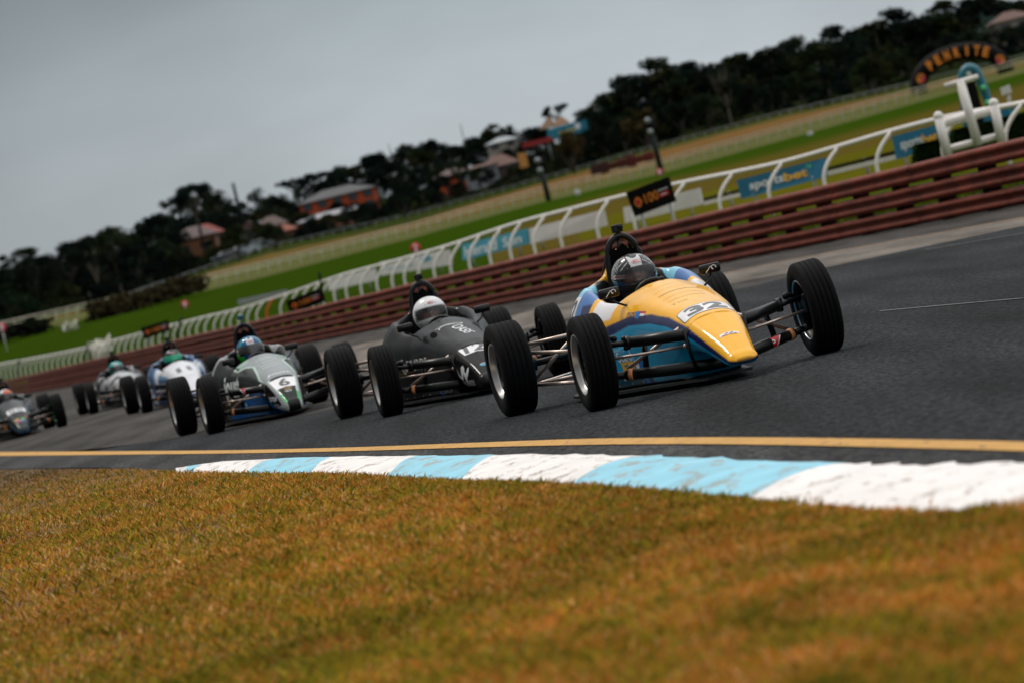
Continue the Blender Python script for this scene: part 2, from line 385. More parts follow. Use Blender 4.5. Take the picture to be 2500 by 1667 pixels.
def liv_yellow(x, y, z):
    Y = (.95, .46, .004); N = (.006, .012, .085); T = (.0, .36, .66); L = (.22, .60, .80); W = (.78, .78, .80); P = (.05, .17, .45)
    if in_tub(x, y, z): return BLK
    ay = abs(y)
    zb = itp(x, [-2.8,-1.9,-1.55,-1.25,-.95,-.6,-.25,0,.3,.45,.6,.72,.80], [.5,.48,.20,.33,.415,.450,.440,.405,.330,.262,.190,.135,.108])
    zl = zb - itp(x, [-1.2,-.6,.2,.5,.8], [.075,.05,.045,.04,.018])
    if x < -1.58 and ay < .24 and z > .48: return Y
    if z < .06: return BLK
    if x < -1.02 and z > .30:
        d = x + (z - .45) * .35
        if d > -1.10: return W if (z > .43) else Y
        if d > -1.15: return Y
        if d > -1.27: return N if z < .56 else P
        if d > -1.36: return P
        return L if z > .42 else T
    if x < -.86 and z > .455 and ay > .20: return W
    if z > zb: return Y
    if z > zl: return N
    if -.62 < x < -.56 and z < .2: return (.01, .17, .55)
    return T if z > .13 or x > -.5 else (.0, .07, .11)
def liv_black(x, y, z):
    if in_tub(x, y, z): return BLK
    return (.006, .0062, .0068)
def liv_green(x, y, z):
    if in_tub(x, y, z): return BLK
    ay = abs(y); G = (.03, .42, .12); PG = (.48, .62, .54); D = (.27, .30, .31); B = (.0, .13, .42); K = (.006, .0065, .007)
    if x > .30:
        e = itp(x, [.3, .8], [.118, .050])
        if z < itp(x, [.3, .62, .8], [.19, .045, 0]): return B
        if abs(ay - e) < .006: return PG if x < .62 else G if x < .775 else K
        if e < ay < e + .014 and .62 < x < .775: return G
        if abs(ay - e - .022) < .005: return (.30, .34, .33)
        return (.008, .009, .010) if ay < e else (.50, .52, .53) if ay < e + .030 else K
    if x > -.86:
        e = itp(x, [-.86, -.7, -.5, -.35, -.1, .1, .3], [.26, .25, .19, .14, .155, .17, .16])
        if z < itp(x, [-.86, -.4, 0, .3], [.14, .30, .34, .20]): return B
        if z > itp(x, [-.86, -.2, .3], [.47, .43, .33]):
            if abs(ay - e) < .009: return PG
            if ay < e: return D if x > -.66 or ay < .13 else (.30, .46, .38)
            return (.055, .060, .062)
        return K
    if z < .12 and x > -1.2: return B if ay < .41 and x > -1.05 else (.05, .055, .055)
    if x < -1.40 and z > .2 and x > -1.62: return (.30, .31, .32)
    return K
def liv_white(x, y, z):
    if in_tub(x, y, z): return BLK
    ay = abs(y); W = (.66, .67, .72); B = (.008, .06, .19); L = (.10, .30, .48)
    if x > .3: return W if z > .13 else B
    if x > -.86:
        zb = itp(x, [-.86, -.5, 0, .3], [.47, .44, .36, .15])
        if z > zb: return (.60, .10, .12) if (-.80 < x < -.775) else W
        return L if z > zb - .05 else B
    s = math.sin(x * 9 + z * 7)
    return W if s > .35 else L if s > -.1 else B
def liv_camo(x, y, z):
    if in_tub(x, y, z): return BLK
    n = noise.noise(Vector((x * 5, y * 5, z * 6 + 3)))
    if x > -.86 and z > .45 and n > -.25: return (.42, .43, .44)
    return (.30, .30, .31) if n > .12 else (.09, .09, .10) if n > -.05 else (.014, .014, .016)
def liv_grey(x, y, z):
    if in_tub(x, y, z): return BLK
    ay = abs(y)
    if x > -.86:
        e = itp(x, [-.86, -.3, .3, .8], [.24, .20, .155, .085])
        zb = itp(x, [-.86, 0, .3, .8], [.44, .33, .24, .10])
        if z > zb: return (.032, .036, .038)
        if z > zb - .03: return (.02, .12, .22)
        return (.012, .012, .014)
    return (.10, .105, .11) if z > .60 else (.014, .014, .016)
# ---- shared running gear --------------------------------------------------------------------
def tyre_mesh(name, R, W, rimr=0.168):
    k = W / 2; pr = []
    def g(a): return [(a - .0035, R), (a - .0022, R - .006), (a + .0022, R - .006), (a + .0035, R)]
    side = [(.80*k, rimr), (.97*k, rimr + .012), (1.04*k, rimr + .035), (1.03*k, R - .042), (.96*k, R - .020), (.86*k, R - .007), (.74*k, R - .001)]
    pr += [(-a, r) for a, r in side]
    for a in (-.50*k, -.17*k, .17*k, .50*k): pr += g(a)
    pr += side[::-1]
    mb = MB().lathe(pr, n=80)
    return mb.mesh(name, M['tyre'])
def rim_mesh(name, W, mt, rimr=0.168):
    k = W / 2
    pr = [(.80*k, rimr + .003), (.90*k, rimr + .006), (.94*k, rimr + .001), (.90*k, rimr - .006), (.72*k, rimr - .010), (.66*k, rimr - .020), (.40*k, rimr - .024), (.40*k, rimr - .018), (.70*k, rimr - .004)]
    mb = MB().lathe(pr, n=72)
    mb.lathe([(-.80*k, rimr + .003), (-.90*k, rimr + .005), (-.93*k, rimr), (-.88*k, rimr - .006), (-.80*k, rimr - .004)], n=72)
    return mb.mesh(name, mt)
def hub_mesh(W):
    k = W / 2; mb = MB(); rimr = .168
    mb.lathe([(.42*k, rimr - .0245), (.1*k, rimr - .026), (-.6*k, rimr - .020), (-.84*k, rimr - .008), (-.84*k, rimr - .002), (.42*k, rimr - .016)], n=60)
    mb.lathe([(.05*k, .0005), (.55*k, .0005), (.55*k, .022), (.35*k, .030), (.30*k, .052), (-.05*k, .056), (-.10*k, .0005)], n=32)
    for i in range(8):
        a = 2*math.pi*i/8; d = Vector((math.cos(a), 0, math.sin(a)))
        mb.tube([d*.045 + Vector((0, .22*k, 0)), d*.095 + Vector((0, .30*k, 0)), d*.150 + Vector((0, .12*k, 0))], [.017, .012, .015], n=8, flat=.6)
    for i in range(4):
        a = 2*math.pi*(i+.5)/4; mb.ball(Vector((math.cos(a)*.038, .34*k, math.sin(a)*.038)), .008, seg=6)
    mb.lathe([(-.25*k, .05), (-.25*k, .118), (-.38*k, .118), (-.38*k, .05)], n=40)      # brake disc behind the spokes
    return mb.mesh('hub', M['hub'])
TY_F, TY_R = tyre_mesh('front_tyre', .267, .165), tyre_mesh('rear_tyre', .285, .195)
RIM = {c: (rim_mesh('front_rim', .165, m_), rim_mesh('rear_rim', .195, m_)) for c, m_ in (('alloy', M['rim']), ('green', M['rimgreen']))}
HUB_F, HUB_R = hub_mesh(.165), hub_mesh(.195)
def upright_mesh(s):
    mb = MB(); y = s * .605
    mb.tube([(0, y, .17), (0, y - s*.01, .27), (-.01, y - s*.02, .335)], [.026, .032, .022], n=10)
    mb.tube([(0, y - s*.02, .27), (0, y + s*.03, .27)], .045, n=14)
    mb.box((.05, y, .30), (.05, .05, .11), bev=.008)                                       # caliper
    mb.tube([(-.02, y - s*.03, .345), (-.05, y - s*.09, .375), (-.03, y - s*.10, .345)], .013)
    mb.ball((-.01, y - s*.10, .365), .020, seg=8)
    mb.tube([(0, y, .17), (.02, y - s*.05, .165)], .02)
    return mb.mesh('upright', M['hub'])
def arm_mesh_upper(s):
    mb = MB()
    mb.tube([(.285, s*.135, .296), (.16, s*.28, .310), (.03, s*.44, .326)], [.032, .033, .030], n=14)
    mb.tube([(.292, s*.172, .335), (.285, s*.168, .20), (.27, s*.150, .10)], .010, n=6)
    mb.tube([(.032, s*.43, .326), (.028, s*.45, .327)], .039, n=14)
    mb.tube([(.03, s*.44, .326), (.01, s*.50, .332), (0, s*.58, .335)], [.022, .016, .016], n=10)
    mb.tube([(-.30, s*.20, .315), (-.14, s*.40, .322), (-.01, s*.57, .333)], .0125, n=8)
    mb.ball((.02, s*.455, .352), .016, seg=8); mb.ball((.02, s*.455, .300), .015, seg=8)
    return mb.mesh('upper_wishbone', M['tube'])
def arm_mesh_lower(s):
    mb = MB()
    mb.tube([(.26, s*.0, .105), (.24, s*.10, .112), (.13, s*.28, .130), (.03, s*.49, .155)], [.033, .033, .033, .030], n=14)
    mb.tube([(.03, s*.48, .155), (0, s*.585, .168)], [.024, .018], n=10)
    mb.tube([(-.34, s*.21, .11), (-.15, s*.42, .135), (-.01, s*.58, .165)], .0135, n=8)
    mb.tube([(.045, s*.375, .165), (.04, s*.355, .30)], .017, n=10)
    return mb.mesh('lower_wishbone', M['tube'])
ARM_U = {s: arm_mesh_upper(s) for s in (-1, 1)}; ARM_L = {s: arm_mesh_lower(s) for s in (-1, 1)}
UPR = {s: upright_mesh(s) for s in (-1, 1)}
PROD = {s: MB().tube([(.17, s*.145, .350), (.07, s*.33, .255), (0, s*.47, .185)], .0105, n=8).mesh('pushrod', M['steel']) for s in (-1, 1)}
TROD = {s: MB().tube([(.20, s*.165, .236), (.10, s*.40, .250), (.05, s*.57, .262)], .0085, n=8).ball((.20, s*.165, .236), .015, seg=6).mesh('track_rod', M['steel']) for s in (-1, 1)}
BAND = {s: MB().tube([(.0475, s*.453, .1506), (.0365, s*.476, .1535)], .0345, n=16).mesh('copper_band', M['copper']) for s in (-1, 1)}
def rear_susp(s):
    mb = MB()
    for a, b in (((-2.05, s*.22, .16), (-2.39, s*.57, .15)), ((-2.62, s*.12, .17), (-2.41, s*.57, .15)), ((-2.2, s*.16, .40), (-2.40, s*.56, .40)), ((-1.75, s*.33, .30), (-2.38, s*.58, .36)), ((-1.75, s*.36, .12), (-2.38, s*.58, .16)), ((-2.3, s*.15, .45), (-2.41, s*.53, .18))):
        mb.tube([a, b], .0115, n=8)
    return mb.mesh('rear_links', M['steel'])
REARS = {s: rear_susp(s) for s in (-1, 1)}
def drive(s):
    mb = MB(); mb.tube([(-2.40, s*.14, .28), (-2.40, s*.58, .28)], .021, n=12)
    mb.tube([(-2.40, s*.16, .28), (-2.40, s*.21, .28)], .045, n=12); mb.tube([(-2.40, s*.50, .28), (-2.40, s*.57, .28)], .045, n=12)
    mb.tube([(-2.40, s*.56, .13), (-2.40, s*.56, .42)], .026, n=8)
    return mb.mesh('driveshaft', M['hub'])
DRV = {s: drive(s) for s in (-1, 1)}
_h = MB(); _arc = [(-1.56, -.112, .48), (-1.56, -.104, .70), (-1.56, -.094, .80), (-1.56, -.070, .865), (-1.56, -.036, .898), (-1.56, 0, .908), (-1.56, .036, .898), (-1.56, .070, .865), (-1.56, .094, .80), (-1.56, .104, .70), (-1.56, .112, .48)]
_arc = [tuple(p) for p in catmull(_arc, 40)]
_h.tube(_arc, .0195, n=12)
for s in (-1, 1): _h.tube([(-1.565, s*.06, .87), (-1.98, s*.12, .56)], .0145, n=8)
_h.tube([(-1.565, -.095, .79), (-1.562, .095, .79)], .009, n=6)
_h.tube([(-1.562, -.03, .79), (-1.562, -.005, .89)], .010, n=6)
HOOP = _h.mesh('roll_hoop', M['black'])
_r = MB(); _pts = [(-.10, .46), (.10, .46), (.097, .76), (.080, .82), (.04, .82), (.01, .862), (-.03, .83), (-.065, .845), (-.092, .78)]
_r.add([(-1.545, y, z) for y, z in _pts] + [(-1.60, y * .95, z) for y, z in _pts], [tuple(range(9)), tuple(range(9, 18))[::-1]] + [(i, 9 + i, 9 + (i + 1) % 9, (i + 1) % 9) for i in range(9)], 0, False)
HREST = _r.mesh('headrest', M['matblack'])
_m = MB().box((0, 0, 0), (.045, .125, .058), bev=.016)
_m.tube([(-.0, -.058, .0), (-.0, .058, .0)], .026, n=14)
MIRR = _m.mesh('mirror', M['black'])
STEM = {s: MB().tube([(-.79, s*.305, .575), (-.765, s*.285, .545), (-.72, s*.225, .508)], .0065, n=6).ball((-.72, s*.225, .505), .013, seg=6).mesh('mirror_stem', M['black']) for s in (-1, 1)}
_c = MB().box((0, 0, .028), (.036, .064, .048), bev=.008).tube([(.017, .016, .033), (.027, .016, .033)], .014, n=12).box((0, 0, -.002), (.02, .02, .022)).tube([(0, 0, -.03), (0, 0, .0)], .009, n=8)
CAMH = _c.mesh('action_camera', M['black'])
_c2 = MB().box((0, 0, .062), (.036, .062, .042), bev=.008).tube([(.017, .014, .066), (.026, .014, .066)], .013, n=12).tube([(0, 0, -.01), (0, 0, .045)], .007, n=8)
CAMTEAL = _c2.mesh('action_camera', mat('camera_case_teal', (.0, .10, .15), rough=.3, coat=.5))
_f2 = MB(); _o = [(.40, .05), (.38, .13), (.10, .17), (-.45, .28), (-.80, .38), (-1.6, .44), (-2.0, .40), (-2.3, .25)]
_ring = _o + [(x, -y) for x, y in _o[::-1]]; n_ = len(_ring)
_f2.add([(x, y, .030) for x, y in _ring] + [(x, y, .046) for x, y in _ring], [tuple(range(n_))[::-1], tuple(range(n_, 2*n_))] + [(i, (i+1) % n_, n_ + (i+1) % n_, n_ + i) for i in range(n_)], 0, False)
FLOOR = _f2.mesh('floor_tray', M['black'])
_w = MB(); _w.tube([(-.98 + .02*math.cos(a), .12*math.cos(a), .50 + .12*math.sin(a)) for a in np.linspace(0, 2*math.pi, 25)], .013, n=8, cap=False)
_w.box((-.985, 0, .50), (.02, .22, .03)); _w.box((-.985, 0, .44), (.02, .03, .12)); _w.tube([(-.98, 0, .50), (-.86, 0, .48)], .012)
SWHEEL = _w.mesh('steering_wheel', M['black'])
RIVET = MB().ball((0, 0, 0), .0058, seg=5).mesh('rivet', M['rim'])
RIV_AT = [(x, -itp(x, [-1.6,-1.1,-.92,-.8,-.5], [.391,.367,.323,.285,.222]), .072) for x in np.arange(-1.55, -.50, .15)]
# ---- driver: one skinned body (head, torso, arms to the wheel, legs down the tub)
def driver_mesh():
    P = {'pel': ((-1.28, 0, .22), .12), 'wst': ((-1.36, 0, .33), .125), 'chs': ((-1.42, 0, .45), .135), 'nck0': ((-1.43, 0, .535), .075), 'nck': ((-1.42, 0, .585), .058), 'head0': ((-1.405, 0, .64), .078), 'head': ((-1.400, 0, .70), .085)}
    E = [('pel', 'wst'), ('wst', 'chs'), ('chs', 'nck0'), ('nck0', 'nck'), ('nck', 'head0'), ('head0', 'head')]
    for n_, s in (('l', 1), ('r', -1)):
        P.update({n_+'sh': ((-1.41, s*.165, .47), .062), n_+'el': ((-1.24, s*.205, .40), .043), n_+'wr': ((-1.05, s*.135, .475), .030), n_+'pm': ((-1.00, s*.122, .49), .028),
                  n_+'hp': ((-1.22, s*.08, .19), .085), n_+'kn': ((-.82, s*.10, .32), .058), n_+'an': ((-.45, s*.08, .17), .040), n_+'ft': ((-.32, s*.08, .20), .032)})
        E += [('chs', n_+'sh'), (n_+'sh', n_+'el'), (n_+'el', n_+'wr'), (n_+'wr', n_+'pm'), ('pel', n_+'hp'), (n_+'hp', n_+'kn'), (n_+'kn', n_+'an'), (n_+'an', n_+'ft')]
        for q, (dx, dz) in enumerate(((.016, .030), (.022, .012), (.022, -.006), (.016, -.024))):
            a, b = n_+'f%d' % q, n_+'g%d' % q
            P[a] = ((-.982 + dx*.4, s*.140, .49 + dz), .0115); P[b] = ((-.962, s*.118, .49 + dz), .0095); E += [(n_+'pm', a), (a, b)]
        P[n_+'t'] = ((-1.0, s*.100, .520), .0115); E.append((n_+'pm', n_+'t'))
    ks = list(P); me = bpy.data.meshes.new('d'); me.from_pydata([P[k][0] for k in ks], [(ks.index(a), ks.index(b)) for a, b in E], [])
    o = bpy.data.objects.new('d', me); COL.objects.link(o)
    o.modifiers.new('s', 'SKIN'); sv = me.skin_vertices[0].data
    for i, k in enumerate(ks): sv[i].radius = (P[k][1],) * 2; sv[i].use_root = (k == 'pel')
    ss = o.modifiers.new('ss', 'SUBSURF'); ss.levels = 2; ss.render_levels = 2
    dg = bpy.context.evaluated_depsgraph_get(); res = bpy.data.meshes.new_from_object(o.evaluated_get(dg))
    bpy.data.objects.remove(o)
    res.materials.clear()
    for k_ in ('matblack', 'skin', 'black'): res.materials.append(M[k_])
    bm = bmesh.new(); bm.from_mesh(res)
    for f in bm.faces:
        f.smooth = True; c = f.calc_center_median()
        f.material_index = 1 if (c.z > .60 and c.x > -1.45) else 0
    def ballat(c, r, mi, sx=1.0):
        g = bmesh.ops.create_uvsphere(bm, u_segments=10, v_segments=8, radius=r, matrix=Matrix.Translation(c) @ Matrix.Diagonal((sx, 1, 1, 1)))
        for v in g['verts']:
            for f in v.link_faces: f.material_index = mi; f.smooth = True
    for s in (-1, 1):
        ballat((-1.322, s*.033, .690), .0125, 2); bmesh.ops.create_uvsphere  # eyes
        ballat((-1.322, s*.033, .712), .012, 2, 1.0)                          # brows
    ballat((-1.312, 0, .664), .017, 1, 1.3)                                   # nose
    ballat((-1.322, 0, .625), .020, 1, .6)                                    # mouth
    bm.to_mesh(res); bm.free(); return res
DRIVER = driver_mesh()
HC = Vector((-1.405, 0, .655))
def hdir(az, el): return Vector((math.cos(el) * math.cos(az), math.cos(el) * math.sin(az), math.sin(el)))
def hpt(az, el, k=1.0):
    d = hdir(az, el); chin = max(0, math.cos(az)) ** 2 * math.exp(-((math.degrees(el) + 30) / 20) ** 2) * .022
    top = 1 - .04 * max(0, math.sin(el)) ** 4
    return Vector((d.x * (.148 + chin), d.y * .134, d.z * .142 * top)) * k
V_AZ, V_LO, V_HI = math.radians(66), math.radians(-17), math.radians(15)
def helmet(colf, parent, vis, drop_name='helmet', badge=True, vents=False, tilt=-6, sidebadge=False):
    na, ne = 144, 90; el0 = math.radians(-56); vs = []; cs = []; fs = []
    for j in range(ne + 1):
        el = el0 + (math.pi / 2 - el0) * j / ne
        for i in range(na):
            az = 2 * math.pi * i / na - math.pi
            vs.append(hpt(az, el)); cs.append(colf(az, el))
    for j in range(ne):
        for i in range(na):
            el = el0 + (math.pi / 2 - el0) * (j + .5) / ne; az = 2 * math.pi * (i + .5) / na - math.pi
            edge = ((abs(az) / V_AZ) ** 6 + (abs(el - (V_LO + V_HI) / 2) / ((V_HI - V_LO) / 2)) ** 6)
            if edge < 1: continue
            fs.append((j*na + i, j*na + (i+1) % na, (j+1)*na + (i+1) % na, (j+1)*na + i))
    fs.append(tuple(range(na))[::-1])
    h = link('helmet', mesh_from('helmet', vs, fs, M['paint'], cols=cs), parent, HC, (0, math.radians(-tilt) * -1, 0))
    mb = MB(); n1, n2 = 40, 12; A = V_AZ * 1.10; v = []; 
    for j in range(n2 + 1):
        el = (V_LO - .04) + (V_HI - V_LO + .10) * j / n2
        for i in range(n1 + 1): v.append(hpt(-A + 2*A*i/n1, el, 1.012))
    mb.add(v, [(j*(n1+1)+i, j*(n1+1)+i+1, (j+1)*(n1+1)+i+1, (j+1)*(n1+1)+i) for j in range(n2) for i in range(n1)])
    vz = mb.build('visor', M[vis], h)
    bmh = bmesh.new(); bmh.from_mesh(h.data); bvh = BVHTree.FromBMesh(bmh); bmh.free()
    def hdec(nm, shape, az, el, mt, lift=.002):
        az, el = math.radians(az), math.radians(el); p = hpt(az, el); n = hdir(az, el); uu = Vector((-math.sin(az), math.cos(az), 0)); vv = n.cross(uu) * 1.0
        return decal(nm, shape, bvh, p, uu, vv, mt, h, lift=lift, maxlen=.012)
    if badge:
        hdec('badge', ell2d(.062, .026), 3, 31, M['white']); hdec('badge_rim', stroke2d([(.028*math.cos(a), .0105*math.sin(a)) for a in np.linspace(0, 6.2832, 25)], .002), 3, 31, M['red'], .003)
        hdec('lettering', text_box('BELL', .038, .011, .02), 3, 31, M['red'], .0035)
    if sidebadge:
        hdec('badge', ell2d(.046, .024), -66, 6, M['white'], .006); hdec('lettering', text_box('BELL', .030, .010, .02), -66, 6, M['red'], .0075)
    if vents:
        for az, el in ((-14, 62), (0, 66), (14, 62), (-7, 54), (9, 54), (-22, 50), (-20, 27), (22, 27)): hdec('vent_hole', ell2d(.006, .006, 10), az, el, M['ink'])
        hdec('badge', ell2d(.030, .024), -62, -32, M['ink']); hdec('badge', ell2d(.022, .016), -62, -32, M['white'], .003)
    return h
def make_car(cfg):
    X, Y, yaw, steer = cfg['pose']; a = math.radians(yaw); fine = cfg.get('fine', True)
    root = empty('race_car', (X, Y, 0), math.atan2(-math.cos(a), math.sin(a)))
    tag(root, cfg['label'], 'race car', 'single-seater race cars on the track')
    pm = M[cfg.get('paint', 'paint' if fine else 'paint_far')]; L = cfg['livery']
    V, F = get_loft('body', fine)
    def Ls(p):
        if not fine: return L(*p)
        q = [L(p[0] + dx, p[1], p[2] + dz) for dx, dz in ((.004, .003), (-.004, .003), (.004, -.003), (-.004, -.003), (0, 0))]
        return [sum(c[k] for c in q) / 5 for k in range(3)]
    body = link('bodywork', mesh_from('bodywork', V, F, pm, cols=[Ls(p) for p in V]), root)
    V2, F2 = get_loft(cfg.get('nose', 'nose_deep'), fine)
    nose = link('nose_cone', mesh_from('nose_cone', V2, F2, pm, cols=[Ls(p) for p in V2]), root)
    bmn = bmesh.new(); bmn.from_mesh(nose.data); bn = BVHTree.FromBMesh(bmn); bmn.free()
    bmb = bmesh.new(); bmb.from_mesh(body.data); bb = BVHTree.FromBMesh(bmb); bmb.free()
    link('floor_tray', FLOOR, root); link('headrest', HREST, root); link('steering_wheel', SWHEEL, root)
    hp = link('roll_hoop', HOOP, root)
    link('action_camera', CAMTEAL if cfg.get('teal_cam') else CAMH, hp, (-1.56, 0.0, .925 if not cfg.get('teal_cam') else .92), (0, 0, cfg.get('camrot', 0)))
    for q in (RIV_AT if fine else []): link('rivet', RIVET, root, q)
    for s in (-1, 1):
        link('upper_wishbone', ARM_U[s], root); lw = link('lower_wishbone', ARM_L[s], root); link('copper_band', BAND[s], lw)
        link('pushrod', PROD[s], root); link('track_rod', TROD[s], root); link('rear_links', REARS[s], root); link('driveshaft', DRV[s], root)
        link('upright', UPR[s], root)
        mi = link('mirror', MIRR, root, (-.79, s*.305, .605), (0, 0, math.radians(s * -6)))
        st = link('mirror_stem', STEM[s], mi); st.matrix_parent_inverse = (Matrix.Translation((-.79, s*.305, .605)) @ Matrix.Rotation(math.radians(s*-6), 4, 'Z')).inverted()
        for front in (True, False):
            x = 0 if front else -2.403; y = s * (.654 if front else .656); z = .267 if front else .285
            rot = Matrix.Rotation(math.radians(steer if front else 0), 4, 'Z') @ Matrix.Rotation(math.radians(s * (1.6 if front else 1.0)), 4, 'X') @ Matrix.Rotation(0 if s > 0 else math.pi, 4, 'Z') @ Matrix.Rotation(random.random() * 6, 4, 'Y')
            hb = link('wheel', HUB_F if front else HUB_R, root); hb.matrix_local = Matrix.Translation((x, y, z)) @ rot
            link('tyre', TY_F if front else TY_R, hb); link('rim', RIM[cfg.get('rim', 'alloy')][0 if front else 1], hb)
    cfg['decals'](root, nose, body, bn, bb)
    # the driver, a thing of its own
    per = empty('person', (X, Y, 0), root.rotation_euler[2]); tag(per, cfg['person'], 'person', 'drivers in the race cars')
    link('body', DRIVER, per)
    helmet(cfg['helmet'], per, cfg['visor'], badge=cfg.get('badge', True), vents=cfg.get('vents', False), sidebadge=cfg.get('sidebadge', False))
    return root
# ---- what each car carries: numbers, names, marks
UY, VX = (0, 1, 0), (-1, 0, 0)                         # reading direction on top panels, seen from the front
def top(bvh, x, y=0.0, z=.45, tilt=.25): return dict(bvh=bvh, origin=(x, y, z), u=UY, v=(-1, 0, tilt))
def d_top(nm, shape, par, bvh, x, y, mt, tilt=.25, lift=.0015, z=.45, maxlen=.02):
    return decal(nm, shape, bvh, (x, y, z), UY, (-1, 0, tilt), mt, par, lift=lift, maxlen=maxlen)
def d_side(nm, shape, par, bvh, x, z, mt, lift=.002, y=-.30, maxlen=.02, lean=0.0, slant=0.0):
    return decal(nm, shape, bvh, (x, y, z), (1, 0, slant), (-slant, lean, 1), mt, par, lift=lift, maxlen=maxlen)
def squiggle(w, h, n, seed, wd=.0035):
    r = random.Random(seed); pts = []; k = n * 6
    for i in range(k): pts.append((-w/2 + w*i/(k-1), math.sin(i*1.9 + seed) * h/2 * (.5 + r.random()*.5)))
    return stroke2d(pts, wd)
def mirror_mark(root):
    for o in list(root.children):
        if o.name.startswith('mirror'):
            t = np.linspace(-.5, 4.4, 18); c = [(.020 + .013*math.cos(a), .003 + .012*math.sin(a)) for a in t]
            flat_sign('mark', stroke2d([(-.030, -.020), (-.012, -.004), (.002, .012)] + c[::-1][:1] + [], .0045), (.0275, 0, 0), (0, 1, 0), (0, 0, 1), M['white'], o)
            flat_sign('mark', stroke2d(c, .0045), (.0278, 0, 0), (0, 1, 0), (0, 0, 1), M['white'], o)
def triangle_sticker(root, s, x=.101, y=.34, z=.137, r=.0350, name='lower_wishbone'):
    pars = [o for o in root.children if o.name.startswith(name)]; par = pars[0 if s < 0 else 1]
    def wrap(nm, poly, mt, lift):
        bm = _fine(poly2d(poly), .008)
        for v in bm.verts:
            a = v.co.y / r; rr = r + lift; v.co = Vector((x + math.cos(a) * rr * .999, s*y + v.co.x, z + v.co.x * s * .08 + math.sin(a) * rr))
        me = bpy.data.meshes.new(nm); bm.to_mesh(me); bm.free(); me.materials.append(mt); link(nm, me, par)
    wrap('sticker_edge', [(-.050, .030), (.050, .030), (.020, -.034), (-.014, -.034)], M['white'], .001)
    wrap('sticker', [(-.042, .030), (.044, .030), (.015, -.030), (-.009, -.030)], M['red'], .0018)
    wrap('sticker_ring', [(.012*math.cos(a), .004 + .012*math.sin(a)) for a in np.linspace(0, 6, 14)], M['white'], .0026)
    wrap('sticker_ring', [(.005*math.cos(a), .004 + .006*math.sin(a)) for a in np.linspace(0, 6, 12)], M['red'], .0034)
def nose_badge(nose, bn, x=.665, w=.115, words='SPECTRUM', bg=True):
    if bg:
        a = [(w*.5*math.cos(t), -.012 + .034*math.sin(t)) for t in np.linspace(0, math.pi, 16)]
        d_top('badge', poly2d(a + [(-w*.40, -.004)][:0] + [(w*.5*math.cos(t)*.98, -.020 + .012*math.sin(t)) for t in np.linspace(math.pi, 0, 10)]), nose, bn, x, 0, M['white'], tilt=.5)
    d_top('badge_swoosh', poly2d([(-.030, .004), (-.005, .014), (.004, .010), (-.010, .004)]), nose, bn, x, 0, M['red'], tilt=.5, lift=.003)
    d_top('badge_swoosh', poly2d([(.004, .006), (.022, .012), (.030, .005), (.008, .003)]), nose, bn, x, 0, M['ink'], tilt=.5, lift=.003)
    d_top('lettering', text_box(words, w*.72, .008, .01), nose, bn, x + .010, 0, M['navyink'] if bg else M['white'], tilt=.5, lift=.003)
